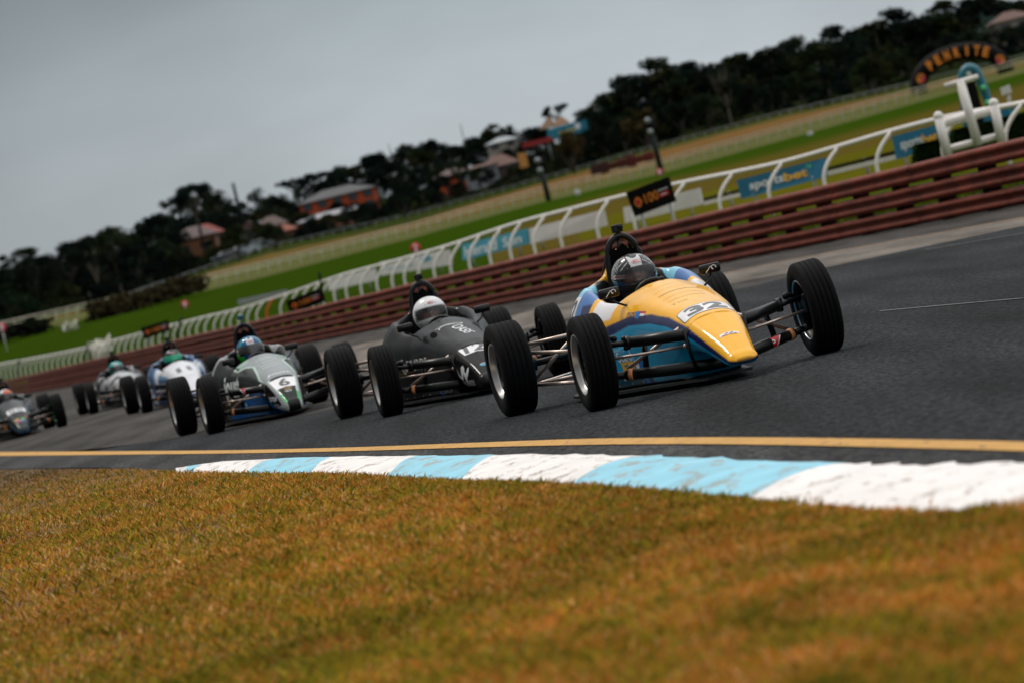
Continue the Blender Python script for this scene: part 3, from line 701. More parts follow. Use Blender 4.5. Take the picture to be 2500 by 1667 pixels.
def dec1(root, nose, body, bn, bb):
    d_top('number_panel', roundrect(.295, .175, .018), body, bb, .170, 0, M['white'])
    d_top('number_panel_edge', stroke2d([(v.x, v.y) for v in roundrect(.293, .173, .018)[0]] + [(.1465, .07)], .004), body, bb, .170, 0, M['ink'], lift=.0022)
    d_top('race_number', text_box('32', .225, .137, .035), body, bb, .170, 0, M['ink'], lift=.003)
    nose_badge(nose, bn)
    # rows of small writing over the cowl, no longer legible in the photo
    rows = [(-.66, .30, .010), (-.56, .30, .014), (-.47, .32, .020), (-.38, .31, .012), (-.29, .31, .010), (-.22, .26, .020), (-.13, .20, .026)]
    d_top('lettering', squiggle(.20, .008, 12, 1, .0022), body, bb, -.60, 0, M['inksoft'])
    d_top('lettering', squiggle(.24, .010, 12, 2, .0024), body, bb, -.50, 0, M['inksoft'])
    d_top('lettering', squiggle(.24, .022, 7, 3, .0045), body, bb, -.40, 0, M['navyink'])
    d_top('lettering', squiggle(.24, .010, 12, 5, .003), body, bb, -.30, 0, M['inksoft'])
    d_top('lettering', squiggle(.22, .014, 9, 6, .004), body, bb, -.21, 0, M['inksoft'])
    d_top('lettering', text_box('The', .10, .030, -.005), body, bb, -.12, -.07, M['inksoft'])
    d_side('lettering', text_box('ANDREI', .14, .022, .0), body, bb, -.56, .487, M['navyink'], lean=.5)
    d_side('lettering', text_box('CURIN', .12, .022, .0), body, bb, -.57, .458, M['navyink'], lean=.4)
    d_side('flag_patch', roundrect(.060, .042, .002), body, bb, -.455, .474, M['bluesticker'], lean=.4)
    d_side('flag_patch', poly2d([(-.036, .007), (.036, .007), (.036, .021), (-.036, .021)]), body, bb, -.385, .474, M['red'], lean=.4)
    d_side('flag_patch', poly2d([(-.036, -.007), (.036, -.007), (.036, .007), (-.036, .007)]), body, bb, -.385, .474, M['white'], lean=.4)
    d_side('flag_patch', poly2d([(-.036, -.021), (.036, -.021), (.036, -.007), (-.036, -.007)]), body, bb, -.385, .474, M['navyink'], lean=.4)
    d_side('lettering', text_box('Aussie', .30, .075, .02), body, bb, -1.02, .315, M['pale'])
    d_side('lettering', text_box('Driver Search', .42, .060, .015), body, bb, -.86, .235, M['pale'])
    d_side('lettering', text_box('EF', .15, .075, .04), body, bb, -.76, .165, M['gold'])
    d_side('lettering', text_box('R', .065, .075, .04), body, bb, -.63, .165, M['pale'])
    d_side('lettering', text_box('EXOTICFLEETR', .26, .022, .005), body, bb, -.73, .108, M['pale'])
    d_side('number_panel', roundrect(.20, .17, .015), body, bb, -1.50, .50, M['white'], lean=.5)
    d_side('race_number', text_box('32', .15, .13, .03), body, bb, -1.50, .50, M['ink'], lean=.5, lift=.004)
    d_side('duct_opening', roundrect(.11, .15, .03), body, bb, -1.66, .42, M['matblack'], lean=.3, lift=.004)
    d_side('lettering', text_box('sonic', .12, .04, .01), body, bb, -1.75, .63, M['ink'], lean=.9) if False else None
    # panel gap behind the nose and the cowl seam
    mirror_mark(root); triangle_sticker(root, 1)
    MB().ball((-.80, .02, .612), .017, seg=8).build('cowl_catch', M['black'], body)
def dec12(root, nose, body, bn, bb):
    d_top('number_panel', poly2d([(-.095, -.085), (0, -.078), (.095, -.085), (.125, .075), (.06, .092), (0, .096), (-.06, .092), (-.125, .075)]), nose, bn, .395, 0, M['white'], tilt=.5)
    d_top('race_number', text_box('12', .165, .135, .03), nose, bn, .395, 0, M['ink'], tilt=.5, lift=.003)
    decal('lettering', text_box('OASIS', .32, .085, .010), bb, (-.20, .035, .5), (.98, .17, -.2), (-.17, .98, 0), M['white'], body, lift=.002)
    sw = [(-.13, -.03), (-.05, .010), (.03, .040), (.075, .035), (.07, .005), (.03, -.005), (-.02, .0), (-.07, -.02), (-.085, -.05), (-.07, -.075)]
    decal('swirl_mark', stroke2d([tuple(p) for p in catmull(sw, 30)], .009), bb, (-.42, -.01, .55), (.6, .8, 0), (-.8, .6, .2), M['white'], body, lift=.002)
    d_top('cowl_duct', ell2d(.05, .16), body, bb, -.38, -.165, M['matblack'], tilt=0, lift=.003)
    d_side('lettering', text_box('SILVERFOX', .26, .042, .015), nose, bn, .50, .112, M['board'], y=-.11, lean=0)
    fox = [(-.10, .045), (-.085, .0), (-.06, -.035), (-.045, .0), (-.03, .05), (.0, .065), (.02, .04), (.015, .01), (.04, .0), (.06, .035), (.075, .045), (.08, .015), (.06, -.02), (.03, -.045), (.01, -.085), (-.005, -.05), (-.01, .0), (-.02, -.02), (-.05, -.06), (-.09, -.03)]
    d_side('fox_emblem', poly2d([(x*1.25, y*.9) for x, y in fox]), nose, bn, .46, .190, M['pale'], y=-.12, lean=.1)
    d_side('lettering', text_box('DUNLOP', .26, .042, .01), body, bb, -.16, .082, M['board'], y=-.2)
    d_side('sticker', roundrect(.08, .065, .002), body, bb, -.36, .085, M['bluesticker'], y=-.2, lift=.002)
    d_side('lettering', text_box('AURDE', .50, .085, .01), body, bb, -.66, .315, M['board'])
    d_side('lettering', text_box('N Cuthbertson', .13, .018, .0), body, bb, -1.30, .50, M['white'], lean=.6) if False else None
    ring = [(.035*math.cos(a), .055*math.sin(a)) for a in np.linspace(0, 6.2832, 28)]
    d_side('ring_emblem', stroke2d(ring, .008), body, bb, -.95, .315, M['board'])
    d_side('ring_emblem', stroke2d([(x*.6, y*.7) for x, y in ring], .006), body, bb, -.95, .315, M['board'])
    nose_badge(nose, bn, x=.72, w=.09, bg=False)
    d_top('sticker', ell2d(.07, .05), nose, bn, .735, 0, M['cyan'], tilt=.5, lift=.001)
    d_side('duct_opening', roundrect(.10, .13, .03), body, bb, -1.62, .45, M['matblack'], lean=.3, lift=.004)
def dec6(root, nose, body, bn, bb):
    d_top('number_panel', poly2d([(-.090, -.110), (0, -.102), (.090, -.110), (.120, .090), (.06, .102), (0, .106), (-.06, .102), (-.120, .090)]), nose, bn, .50, 0, M['white'], tilt=.5)
    d_top('race_number', text_box('6', .10, .155, .03), nose, bn, .50, 0, M['ink'], tilt=.5, lift=.003)
    d_top('lettering', text_box('Joust.', .24, .060, .018, .2), body, bb, .22, .0, M['white'])
    for k_, (x_, w_) in enumerate(((-.55, .17), (-.47, .20), (-.36, .24), (-.24, .20), (-.14, .18))): d_top('lettering', squiggle(w_, .012, 10, 7 + k_, .006), body, bb, x_, 0, M['pale'])
    d_top('badge_swoosh', poly2d([(-.045, -.004), (-.01, .012), (.03, .010), (.045, .0), (.0, .004)]), nose, bn, .665, 0, M['gold'], tilt=.5, lift=.003)
    d_top('ring_emblem', stroke2d([(.030*math.cos(a), .018*math.sin(a)) for a in np.linspace(0, 6.2832, 22)], .004), nose, bn, .735, 0, M['pale'], tilt=.6, lift=.003)
    d_top('lettering', text_box('SPEED', .045, .012, .01), nose, bn, .738, 0, M['pale'], tilt=.6, lift=.004)
    d_side('lettering', text_box('joust', .42, .27, .03), body, bb, -.80, .335, M['pale'], maxlen=.02)
    d_side('lettering', text_box('.', .035, .035, .03), body, bb, -.58, .18, M['pale'])
    d_side('lettering', text_box('torque', .20, .070, .015), nose, bn, .46, .185, M['pale'], y=-.14)
    d_side('lettering', text_box('racing', .13, .024, .0), nose, bn, .50, .130, M['pale'], y=-.14)
    d_side('number_panel', roundrect(.16, .20, .01), body, bb, -1.50, .36, M['white'], lean=.2)
    d_side('race_number', text_box('6', .08, .16, .03), body, bb, -1.50, .36, M['ink'], lean=.2, lift=.004)
    triangle_sticker(root, -1, z=.315, y=.33, x=.121, name='upper_wishbone')
def dec11(root, nose, body, bn, bb):
    d_top('race_number', text_box('11', .22, .30, .06), body, bb, -.15, 0, M['ink'])
    d_side('lettering', squiggle(.2, .03, 6, 4, .01), body, bb, -.9, .3, M['pale'])
def dec5(root, nose, body, bn, bb):
    d_side('sticker', roundrect(.17, .15, .01), body, bb, -.78, .25, M['cyan'])
    d_side('sticker', roundrect(.09, .12, .01), body, bb, -.60, .26, M['red'])
def dec88(root, nose, body, bn, bb):
    d_top('number_panel', roundrect(.29, .25, .012), body, bb, .10, 0, M['white'])
    d_top('race_number', text_box('88', .23, .19, .015), body, bb, .10, 0, M['ink'], lift=.003)
    def flower(x, y, r, mt):
        d_top('flower', poly2d([(r*(1 + .28*math.cos(5*a))*math.cos(a), r*(1 + .28*math.cos(5*a))*math.sin(a)) for a in np.linspace(0, 6.2, 40)]), nose, bn, x, y, mt, tilt=.5, lift=.002 + random.random()*.002)
    flower(.66, -.055, .022, M['red']); flower(.66, .0, .034, mat('flower_violet', (.32, .12, .45))); flower(.60, .045, .032, mat('flower_green', (.10, .55, .08)))
    flower(.58, -.035, .022, M['gold']); flower(.60, -.080, .016, mat('flower_yellow', (.75, .65, .15))); flower(.50, .105, .020, M['red']); flower(.68, .065, .018, M['bluesticker'])
    d_side('lettering', squiggle(.22, .10, 4, 4, .03), body, bb, -.10, .20, M['fire'], y=-.2)
# ---- helmets (az 0 = straight ahead, negative = driver's right)
def h_silver(az, el):
    a, e = math.degrees(az), math.degrees(el)
    if abs(a) < itp(e, [10, 25, 52], [15, 17, 26]) and 17 < e < itp(abs(a), [0, 10, 25], [44, 46, 58]): return (.62, .62, .64)
    if abs(a) < 24 and e > 15: return (.012, .012, .014)
    if e > 58: return (.016, .016, .018)
    if 22 < abs(a) < 60 and 16 < e < 40 and (abs(a) + e * 1.3) % 22 < 4: return (.5, .5, .52)
    if abs(a) > 55 and 5 < e < 50 and (int(a / 5) + int(e / 5)) % 2: return (.34, .35, .37)
    if 50 < e < 58: return (.14, .12, .11) if int(a / 6) % 2 else (.5, .5, .52)
    if e < -42: return (.10, .10, .11)
    return (.030, .031, .033) if abs(a) < 75 or e < 10 else (.22, .225, .235)
def h_white(az, el): return (.78, .78, .79)
def h_blue(az, el):
    a, e = math.degrees(az), math.degrees(el)
    if abs(a) < itp(e, [16, 50], [15, 22]) and 17 < e < 56: return (.62, .65, .68) if not (e > 46 and abs(a) < 9) else (.01, .06, .20)
    if 0 < e < 62 and abs(abs(a) - itp(e, [10, 60], [62, 30])) < 2.5: return (.03, .55, .30)
    if a < -60 and e < itp(a, [-180, -60], [30, -12]): return (.03, .75, .03)
    if e < -20: return (.0, .10, .35) if a > -45 else (.03, .75, .03)
    if e > 16: return (.0, .10, .26)
    return (.006, .02, .06)
def h_black(az, el): return (.016, .018, .020)
def h_teal(az, el):
    a, e = math.degrees(az), math.degrees(el); n = noise.noise(Vector((a / 18, e / 14, 2)))
    if abs(a) < 22 and 15 < e < 42: return (.5, .58, .58)
    return (.0, .36, .36) if n > -.15 else (.0, .12, .14)
def h_orange(az, el):
    a, e = math.degrees(az), math.degrees(el)
    return (.75, .12, .04) if (20 < e < 50 and abs(a - 25) < 30) else (.05, .06, .065) if e < 25 or a > 55 else (.35, .38, .38)
CARS = [
 dict(pose=(1.0475, 25.107, 10.78, -.9), livery=liv_yellow, nose='nose', decals=dec1, label='yellow and teal single-seater leading the pack, race number 32', helmet=h_silver, visor='visor', sidebadge=True, camrot=.2,
      person='driver in a black and silver helmet in the yellow and teal leading car'),
 dict(pose=(-.3359, 33.629, 9.417, -1.6), livery=liv_black, paint='paint_dark', decals=dec12, label='glossy black single-seater number 12 running second behind the yellow car', helmet=h_white, visor='visor', vents=True,
      person='driver in a plain white helmet in the black car number 12'),
 dict(pose=(-2.1887, 41.716, 10.4, .3), livery=liv_green, paint='paint_dark', decals=dec6, label='dark grey and blue single-seater number 6 with green edging and tall white side lettering', helmet=h_blue, visor='visor_dark', sidebadge=True, teal_cam=True,
      person='driver in a blue and bright green helmet in car number 6'),
 dict(pose=(-4.629, 64.573, 9.657, 0), livery=liv_white, decals=dec11, label='white and blue single-seater number 11 half hidden behind car 6', helmet=h_black, visor='visor_green', fine=False,
      person='driver in a black helmet with a bright green visor in the white car'),
 dict(pose=(-6.643, 78.17, 9.578, 0), livery=liv_camo, paint='paint_dark', decals=dec5, label='patchy grey and black single-seater at the back with a turquoise-helmeted driver', helmet=h_teal, visor='visor_dark', fine=False, badge=False,
      person='driver in a turquoise helmet in the patchy grey car at the back'),
 dict(pose=(-7.841, 71.10, 10.56, 0), livery=liv_grey, paint='paint_dark', decals=dec88, label='grey single-seater number 88 with flowers on the nose, cut by the left edge', helmet=h_orange, visor='visor_dark', fine=False, badge=False, rim='green',
      person='driver in an orange and grey helmet in car 88 at the left edge'),
]
for c_ in CARS: make_car(c_)
# ================================================================== GROUND
BAR = [(14, 30), (11, 42), (7, 59.7), (4.68, 70.5), (3.3, 77), (1.4, 86.5), (.18, 93), (-1.71, 102), (-3.84, 111), (-6.0, 121), (-10.9, 150), (-18.8, 192), (-32.4, 280), (-46, 365), (-60, 450)]
BARP = path3([(x, y, 0) for x, y in BAR], 1.0)
def px(lst): return [gnd(sc(x), sc(y)) for x, y in lst]
def ribbon_ground(name, A, B, z, material, kind='structure', seg=None):
    """strip between two world polylines of equal length"""
    n = len(A); vs = [(p[0], p[1], z) for p in A] + [(p[0], p[1], z) for p in B]
    fs = [(i, n + i, n + i + 1, i + 1) for i in range(n - 1)]
    me = mesh_from(name, vs, fs, material, smooth=False); o = link(name, me); o['kind'] = kind; return o
def asphalt(name, c1, c2, spec=.10, scale=1.0, rough=.85):
    Mt = bpy.data.materials.new(name); Mt.use_nodes = True; N = Mt.node_tree; n = N.nodes; b = n['Principled BSDF']
    g = n.new('ShaderNodeNewGeometry'); fine = n.new('ShaderNodeTexNoise'); fine.inputs['Scale'].default_value = 26 * scale; fine.inputs['Detail'].default_value = 6; fine.inputs['Roughness'].default_value = .85
    big = n.new('ShaderNodeTexNoise'); big.inputs['Scale'].default_value = 1.5; big.inputs['Detail'].default_value = 5
    mp = n.new('ShaderNodeMapping'); mp.inputs['Scale'].default_value = (1.2, .12, 1); mp.inputs['Rotation'].default_value = (0, 0, math.radians(-11))
    mpf = n.new('ShaderNodeMapping'); mpf.inputs['Scale'].default_value = (1.3, .22, 1); mpf.inputs['Rotation'].default_value = (0, 0, math.radians(-6)); N.links.new(g.outputs['Position'], mpf.inputs[0]); N.links.new(mpf.outputs[0], fine.inputs['Vector']); N.links.new(g.outputs['Position'], mp.inputs[0]); N.links.new(mp.outputs[0], big.inputs['Vector'])
    r = n.new('ShaderNodeValToRGB'); r.color_ramp.elements[0].position = .40; r.color_ramp.elements[0].color = (*c1, 1); r.color_ramp.elements[1].position = .64; r.color_ramp.elements[1].color = (*c2, 1)
    N.links.new(fine.outputs['Fac'], r.inputs[0])
    mr = n.new('ShaderNodeMapRange'); mr.inputs['From Min'].default_value = .3; mr.inputs['From Max'].default_value = .7; mr.inputs['To Min'].default_value = .48; mr.inputs['To Max'].default_value = 1.5
    N.links.new(big.outputs['Fac'], mr.inputs['Value'])
    vm = n.new('ShaderNodeVectorMath'); vm.operation = 'SCALE'; N.links.new(r.outputs[0], vm.inputs[0]); N.links.new(mr.outputs[0], vm.inputs['Scale']); N.links.new(vm.outputs[0], b.inputs['Base Color'])
    bp = n.new('ShaderNodeBump'); bp.inputs['Strength'].default_value = .8; bp.inputs['Distance'].default_value = .012; N.links.new(fine.outputs['Fac'], bp.inputs['Height']); N.links.new(bp.outputs[0], b.inputs['Normal'])
    b.inputs['Roughness'].default_value = rough; b.inputs['Specular IOR Level'].default_value = spec
    return Mt
A_OLD = asphalt('asphalt_old', (.030, .027, .025), (.088, .081, .074), spec=.06)
A_NEW = asphalt('asphalt_new', (.005, .0055, .006), (.046, .049, .053), spec=.06)
A_EDGE = asphalt('asphalt_edge', (.012, .012, .013), (.085, .084, .083))
A_LIGHT = asphalt('concrete_strip', (.115, .098, .083), (.165, .145, .125), scale=.6)
A_VERGE = asphalt('verge_asphalt', (.060, .060, .062), (.095, .095, .098))
def wornpaint(name, rgb, under, amount=.45, scale=14, edge=.06):
    Mt = bpy.data.materials.new(name); Mt.use_nodes = True; N = Mt.node_tree; n = N.nodes; b = n['Principled BSDF']
    g = n.new('ShaderNodeNewGeometry'); z = n.new('ShaderNodeTexNoise'); z.inputs['Scale'].default_value = scale; z.inputs['Detail'].default_value = 7; z.inputs['Roughness'].default_value = .7
    mp = n.new('ShaderNodeMapping'); mp.inputs['Scale'].default_value = (1.6, .5, 1); mp.inputs['Rotation'].default_value = (0, 0, math.radians(10))
    N.links.new(g.outputs['Position'], mp.inputs[0]); N.links.new(mp.outputs[0], z.inputs['Vector'])
    r = n.new('ShaderNodeMapRange'); r.inputs['From Min'].default_value = amount - edge; r.inputs['From Max'].default_value = amount; N.links.new(z.outputs['Fac'], r.inputs['Value'])
    z2 = n.new('ShaderNodeTexNoise'); z2.inputs['Scale'].default_value = 3; z2.inputs['Detail'].default_value = 5; N.links.new(g.outputs['Position'], z2.inputs['Vector'])
    r2 = n.new('ShaderNodeMapRange'); r2.inputs['From Min'].default_value = .3; r2.inputs['From Max'].default_value = .7; r2.inputs['To Min'].default_value = .86; r2.inputs['To Max'].default_value = 1.06; N.links.new(z2.outputs['Fac'], r2.inputs['Value'])
    mx = n.new('ShaderNodeMix'); mx.data_type = 'RGBA'; mx.inputs[6].default_value = (*under, 1); mx.inputs[7].default_value = (*rgb, 1); N.links.new(r.outputs[0], mx.inputs['Factor'])
    vm = n.new('ShaderNodeVectorMath'); vm.operation = 'SCALE'; N.links.new(mx.outputs[2], vm.inputs[0]); N.links.new(r2.outputs[0], vm.inputs['Scale']); N.links.new(vm.outputs[0], b.inputs['Base Color'])
    b.inputs['Roughness'].default_value = .7; b.inputs['Specular IOR Level'].default_value = .15
    bp = n.new('ShaderNodeBump'); bp.inputs['Strength'].default_value = .4; bp.inputs['Distance'].default_value = .01; N.links.new(z.outputs['Fac'], bp.inputs['Height']); N.links.new(bp.outputs[0], b.inputs['Normal'])
    return Mt
# the track: one sheet up to the barrier
_L = [(p[0] - .35, p[1]) for p in BARP]
tv = [(-200, -40, 0), (200, -40, 0)]
me = mesh_from('track', [(-60, 0, 0), (40, 0, 0)] + [(40, 28, 0)] + [(p[0] + .6, p[1], 0) for p in BARP] + [(-90, 520, 0)], [tuple(range(len(BARP) + 4))], A_OLD, smooth=False)
o = link('track', me); o['kind'] = 'structure'
def lerp_poly(P, n):
    P = np.array([[p[0], p[1]] for p in P]); L = np.concatenate([[0], np.cumsum(np.linalg.norm(np.diff(P, axis=0), axis=1))])
    q = np.linspace(0, L[-1], n); return np.column_stack([np.interp(q, L, P[:, 0]), np.interp(q, L, P[:, 1])])
# darker new surface in the foreground (its far edge is seen running across the track)
far = [gnd(x, y) for x, y in ((-60, 1150), (224, 1101), (480, 1060), (800, 1000), (1100, 925), (1400, 830), (1700, 735), (2039, 650), (2500, 553), (3400, 380))]
nearY = [gnd(x, y) for x, y in ((-60, 1116), (0, 1110), (470, 1106), (740, 1103), (1000, 1095), (1400, 1083), (1600, 1081), (1900, 1083), (2200, 1089), (2500, 1098), (3900, 1290))]
A = catmull([(p.x, p.y) for p in far], 80); B = catmull([(p.x, p.y) for p in nearY], 80)
ribbon_ground('track_new_surface', A, B, .004, A_NEW)
# pale strip and edge line at the far side, verge up to the barrier
f1 = [gnd(x, y) for x, y in ((700, 880), (900, 838), (1200, 784), (1450, 727), (1656, 690), (1850, 653), (1996, 624), (2250, 579), (2500, 533), (2800, 478))]
f2 = [gnd(x, y) for x, y in ((700, 940), (900, 893), (1200, 822), (1450, 765), (1656, 722), (1850, 682), (2039, 650), (2250, 605), (2500, 553), (2800, 492))]
A = catmull([(p.x, p.y) for p in f1], 60); B = catmull([(p.x, p.y) for p in f2], 60)
ribbon_ground('pale_track_edge', A, B, .005, A_LIGHT)
C = A + (A - B) / np.linalg.norm(A - B, axis=1)[:, None] * .02
ribbon_ground('far_edge_line', C + (A - B) / np.linalg.norm(A - B, axis=1)[:, None] * .22, C, .009, wornpaint('far_line_paint', (.50, .30, .16), (.12, .10, .09), .42))
# yellow line and dark run-off between it and the kerb
yt = [gnd(x, y) for x, y in ((-200, 1107), (0, 1104.5), (300, 1103), (600, 1101), (900, 1094), (1150, 1085), (1450, 1075.5), (1700, 1073), (1950, 1074.5), (2250, 1080), (2500, 1086), (2800, 1098))]
yb = [gnd(x, y) for x, y in ((-200, 1117), (0, 1114), (300, 1111.5), (600, 1109), (900, 1103.5), (1150, 1096.5), (1450, 1090.5), (1700, 1089.5), (1950, 1093), (2250, 1101), (2500, 1109), (2800, 1124))]
A = catmull([(p.x, p.y) for p in yt], 120); B = catmull([(p.x, p.y) for p in yb], 120)
ribbon_ground('yellow_line', A, B, .012, wornpaint('yellow_line_paint', (.56, .31, .085), (.09, .07, .055), .42, 14, .10))
kt = [gnd(x, y) for x, y in ((-200, 1150), (0, 1146), (250, 1143), (440, 1152), (560, 1150), (800, 1152), (1100, 1158), (1400, 1168), (1700, 1180), (2000, 1190), (2500, 1205), (2800, 1220))]
ribbon_ground('run_off_edge', B, catmull([(p.x, p.y) for p in kt], 120), .008, A_EDGE)
for (a, b, wd) in (((2148, 762), (2500, 731), 1.3), ((2260, 612), (2500, 571), .7)):
    p, q = gnd(*a), gnd(*b); q2 = gnd(b[0], b[1] + wd); p2 = gnd(a[0], a[1] + wd)
    ribbon_ground('scratch_line', [p, q], [p2, q2], .010, wornpaint('scratch_paint', (.16, .16, .16), (.05, .05, .05), .5, 6, .12))
# kerb: raised, slanted blue and white blocks, worn
K_TOP = [(430, 1152), (540, 1130), (640, 1124), (744, 1119), (900, 1116), (1063, 1115), (1250, 1112), (1400, 1112), (1594, 1116), (1700, 1119), (1850, 1128), (2000, 1134), (2190, 1139), (2500, 1137), (2750, 1140)]
K_BOT = [(430, 1158), (560, 1163), (744, 1167), (957, 1178), (1127, 1190), (1300, 1200), (1424, 1206), (1560, 1215), (1658, 1226), (1787, 1237), (1950, 1262), (2100, 1277), (2250, 1288), (2340, 1293), (2500, 1303), (2750, 1318)]
WHITE = wornpaint('kerb_white', (.86, .82, .80), (.36, .31, .26), .455, 8, .09)
BLUE = wornpaint('kerb_blue', (.30, .63, .77), (.34, .40, .40), .49, 6, .10)
kt3 = np.array([gnd(*p)[:2] for p in K_TOP]); kb3 = np.array([gnd(*p)[:2] for p in K_BOT])
ktx = [p[0] for p in K_TOP]; kbx = [p[0] for p in K_BOT]
def k_at(X, row):   # X: photo column on the top or bottom edge
    return np.array([np.interp(X, ktx, kt3[:, 0]), np.interp(X, ktx, kt3[:, 1])]) if row == 't' else np.array([np.interp(X, kbx, kb3[:, 0]), np.interp(X, kbx, kb3[:, 1])])
DIV = [(430, 430), (468, 505), (480, 552), (582, 663), (582+1e-3, 664), (740, 820), (740.1, 820.1), (940, 1040)]
BLK_ = [('w', 432, 432), ('b', 450, 470), ('w', 468, 508), ('b', 590, 690), ('w', 748, 826), ('b', 935, 1030), ('w', 1112, 1225), ('b', 1362, 1578), ('w', 1795, 2078), ('b', 2640, 2740)]
rowsn = 9; kv = []; kf = []; kmi = []
for bi in range(len(BLK_) - 1):
    c, b0, t0 = BLK_[bi]; _, b1, t1 = BLK_[bi + 1]; n = max(3, int((b1 - b0) / 25))
    base = len(kv)
    for i in range(n + 1):
        f = i / n; pb = k_at(b0 + (b1 - b0) * f, 'b'); pt = k_at(t0 + (t1 - t0) * f, 't')
        for j in range(rowsn):
            g_ = j / (rowsn - 1); p = pt * (1 - g_) + pb * g_
            z = .012 + .026 * math.sin(min(1, g_ * 1.15) * math.pi)  + .004 * noise.noise(Vector((p[0] * 6, p[1] * 3, 0)))
            jit = (.04 * noise.noise(Vector((p[0] * 5, p[1] * 5, 4))) + .02 * noise.noise(Vector((p[0] * 17, p[1] * 13, 1)))) if j == 0 else 0
            kv.append((p[0] + jit, p[1] + jit, z if j else .008))
    for i in range(n):
        for j in range(rowsn - 1):
            a = base + i * rowsn + j; kf.append((a, a + 1, a + rowsn + 1, a + rowsn)); kmi.append(0 if c == 'w' else 1)
kerb = link('kerb', mesh_from('kerb', kv, kf, [WHITE, BLUE], kmi)); kerb['kind'] = 'structure'
# ---- infield earth and grass in the foreground
GE = [(-700, 1150), (-200, 1148), (0, 1150), (200, 1148), (400, 1151)] + [(430, 1152), (560, 1157), (744, 1160), (957, 1170), (1127, 1181), (1300, 1190), (1424, 1195), (1560, 1204), (1658, 1214), (1787, 1223), (1950, 1246), (2100, 1259), (2250, 1267), (2340, 1265), (2420, 1254), (2500, 1240)] + [(2560, 1215), (2750, 1190), (3300, 1170)]
ge3 = np.array([gnd(*p)[:2] for p in GE])
ts = ge3[:, 0] / ge3[:, 1]; od = np.argsort(ts); ts = ts[od]; gy = ge3[od, 1]
def grass_limit(t): return np.interp(t, ts, gy)
def gz(X, Y):
    """gentle lumps; flat where the turf meets kerb and asphalt"""
    e = np.clip((grass_limit(X / np.maximum(Y, 1)) - Y) / 3.0, 0, 1) * np.clip((34 - Y) / 12, 0, 1)
    return .045 * e * (np.sin(X * 1.1 + Y * .45) + np.sin(Y * .8 - X * 1.3)) * .5 + .030 * e - .012
nt_, nr_ = 90, 90; vs = []; 
for i in range(nt_):
    t = -.20 + .42 * i / (nt_ - 1); lim = grass_limit(t) + .06
    for j in range(nr_):
        Y = 3.0 + (lim - 3.0) * (j / (nr_ - 1)) ** 1.0; X = t * Y
        vs.append((X, Y, float(gz(np.array(X), np.array(Y))) + .0245))
fs = [(i*nr_+j, (i+1)*nr_+j, (i+1)*nr_+j+1, i*nr_+j+1) for i in range(nt_-1) for j in range(nr_-1)]
SOIL = mat('dry_soil', (.115, .060, .018), rough=.95, var=.45, vscale=5, bump=.6, bscale=30)
o = link('ground', mesh_from('ground', vs, fs, SOIL)); o['kind'] = 'structure'
# base sheet reaching the horizon, below everything
o = link('earth', mesh_from('earth', [(-3000, -200, -.6), (3000, -200, -.6), (3000, 3500, -.6), (-3000, 3500, -.6)], [(0, 1, 2, 3)], mat('far_earth', (.05, .07, .02), rough=.95, var=.3, vscale=.02))); o['kind'] = 'structure'
# blades
NB = 430000
u_ = RNG.rand(NB); tt = -.150 + .290 * RNG.rand(NB); lim = grass_limit(tt)
Yb = 6.5 * (lim / 6.5) ** (u_ ** .85); Yb = np.minimum(Yb, lim + .03 + .10 * RNG.rand(NB) ** 2) + np.where(RNG.rand(NB) < .012, RNG.rand(NB) ** 2 * .5, 0) * (lim - Yb < .6)
Xb = tt * Yb; Zb = gz(Xb, Yb) + .022
_grid = RNG.rand(97, 101)
def vnoise(X, Y, s, seed):
    xs = X * s + seed * 13.37; ys = Y * s * .55 + seed * 7.7
    xi = np.floor(xs).astype(int); yi = np.floor(ys).astype(int); fx = xs - xi; fy = ys - yi; fx = fx*fx*(3-2*fx); fy = fy*fy*(3-2*fy)
    g = lambda a, b: _grid[a % 97, b % 101]
    return ((g(xi, yi)*(1-fx) + g(xi+1, yi)*fx)*(1-fy) + (g(xi, yi+1)*(1-fx) + g(xi+1, yi+1)*fx)*fy) * 2 - 1
g1 = .28 * vnoise(Xb, Yb, .9, 1) + .45 * vnoise(Xb, Yb, 5.5, 2) + .5 * vnoise(Xb, Yb, 17, 4) + RNG.randn(NB) * .55
left = np.clip((-Xb / Yb + .02) * 9, 0, 1)
green = g1 > (.48 - .22 * left)
hgt = (.014 + .022 * RNG.rand(NB)) * np.where(green, 1.30, 1.0) * (1 + .35 * vnoise(Xb, Yb, 4, 3))
near_edge = np.clip((lim - Yb) / .6, .7, 1); hgt *= near_edge * np.clip(1 - (Yb - 25) / 40, .35, 1)
wid = (.0018 + .0017 * RNG.rand(NB)) * (1 + Yb / 60)
ang = RNG.rand(NB) * 2 * np.pi; lean = hgt * (.25 + .9 * RNG.rand(NB)); la = RNG.rand(NB) * 2 * np.pi
v = np.zeros((NB, 4, 3), np.float32)
dx, dy = np.cos(ang) * wid, np.sin(ang) * wid; lx, ly = np.cos(la) * lean, np.sin(la) * lean
v[:, 0] = np.stack([Xb - dx, Yb - dy, Zb], 1); v[:, 1] = np.stack([Xb + dx, Yb + dy, Zb], 1)
v[:, 2] = np.stack([Xb + lx*.4 + dx*.8, Yb + ly*.4 + dy*.8, Zb + hgt * .6], 1); v[:, 3] = np.stack([Xb + lx, Yb + ly, Zb + hgt], 1)
me = bpy.data.meshes.new('grass'); me.vertices.add(NB * 4); me.vertices.foreach_set('co', v.ravel())
li = (np.arange(NB)[:, None] * 4 + np.array([0, 1, 2, 0, 2, 3])).ravel().astype(np.int32)
me.loops.add(NB * 6); me.loops.foreach_set('vertex_index', li); me.polygons.add(NB * 2)
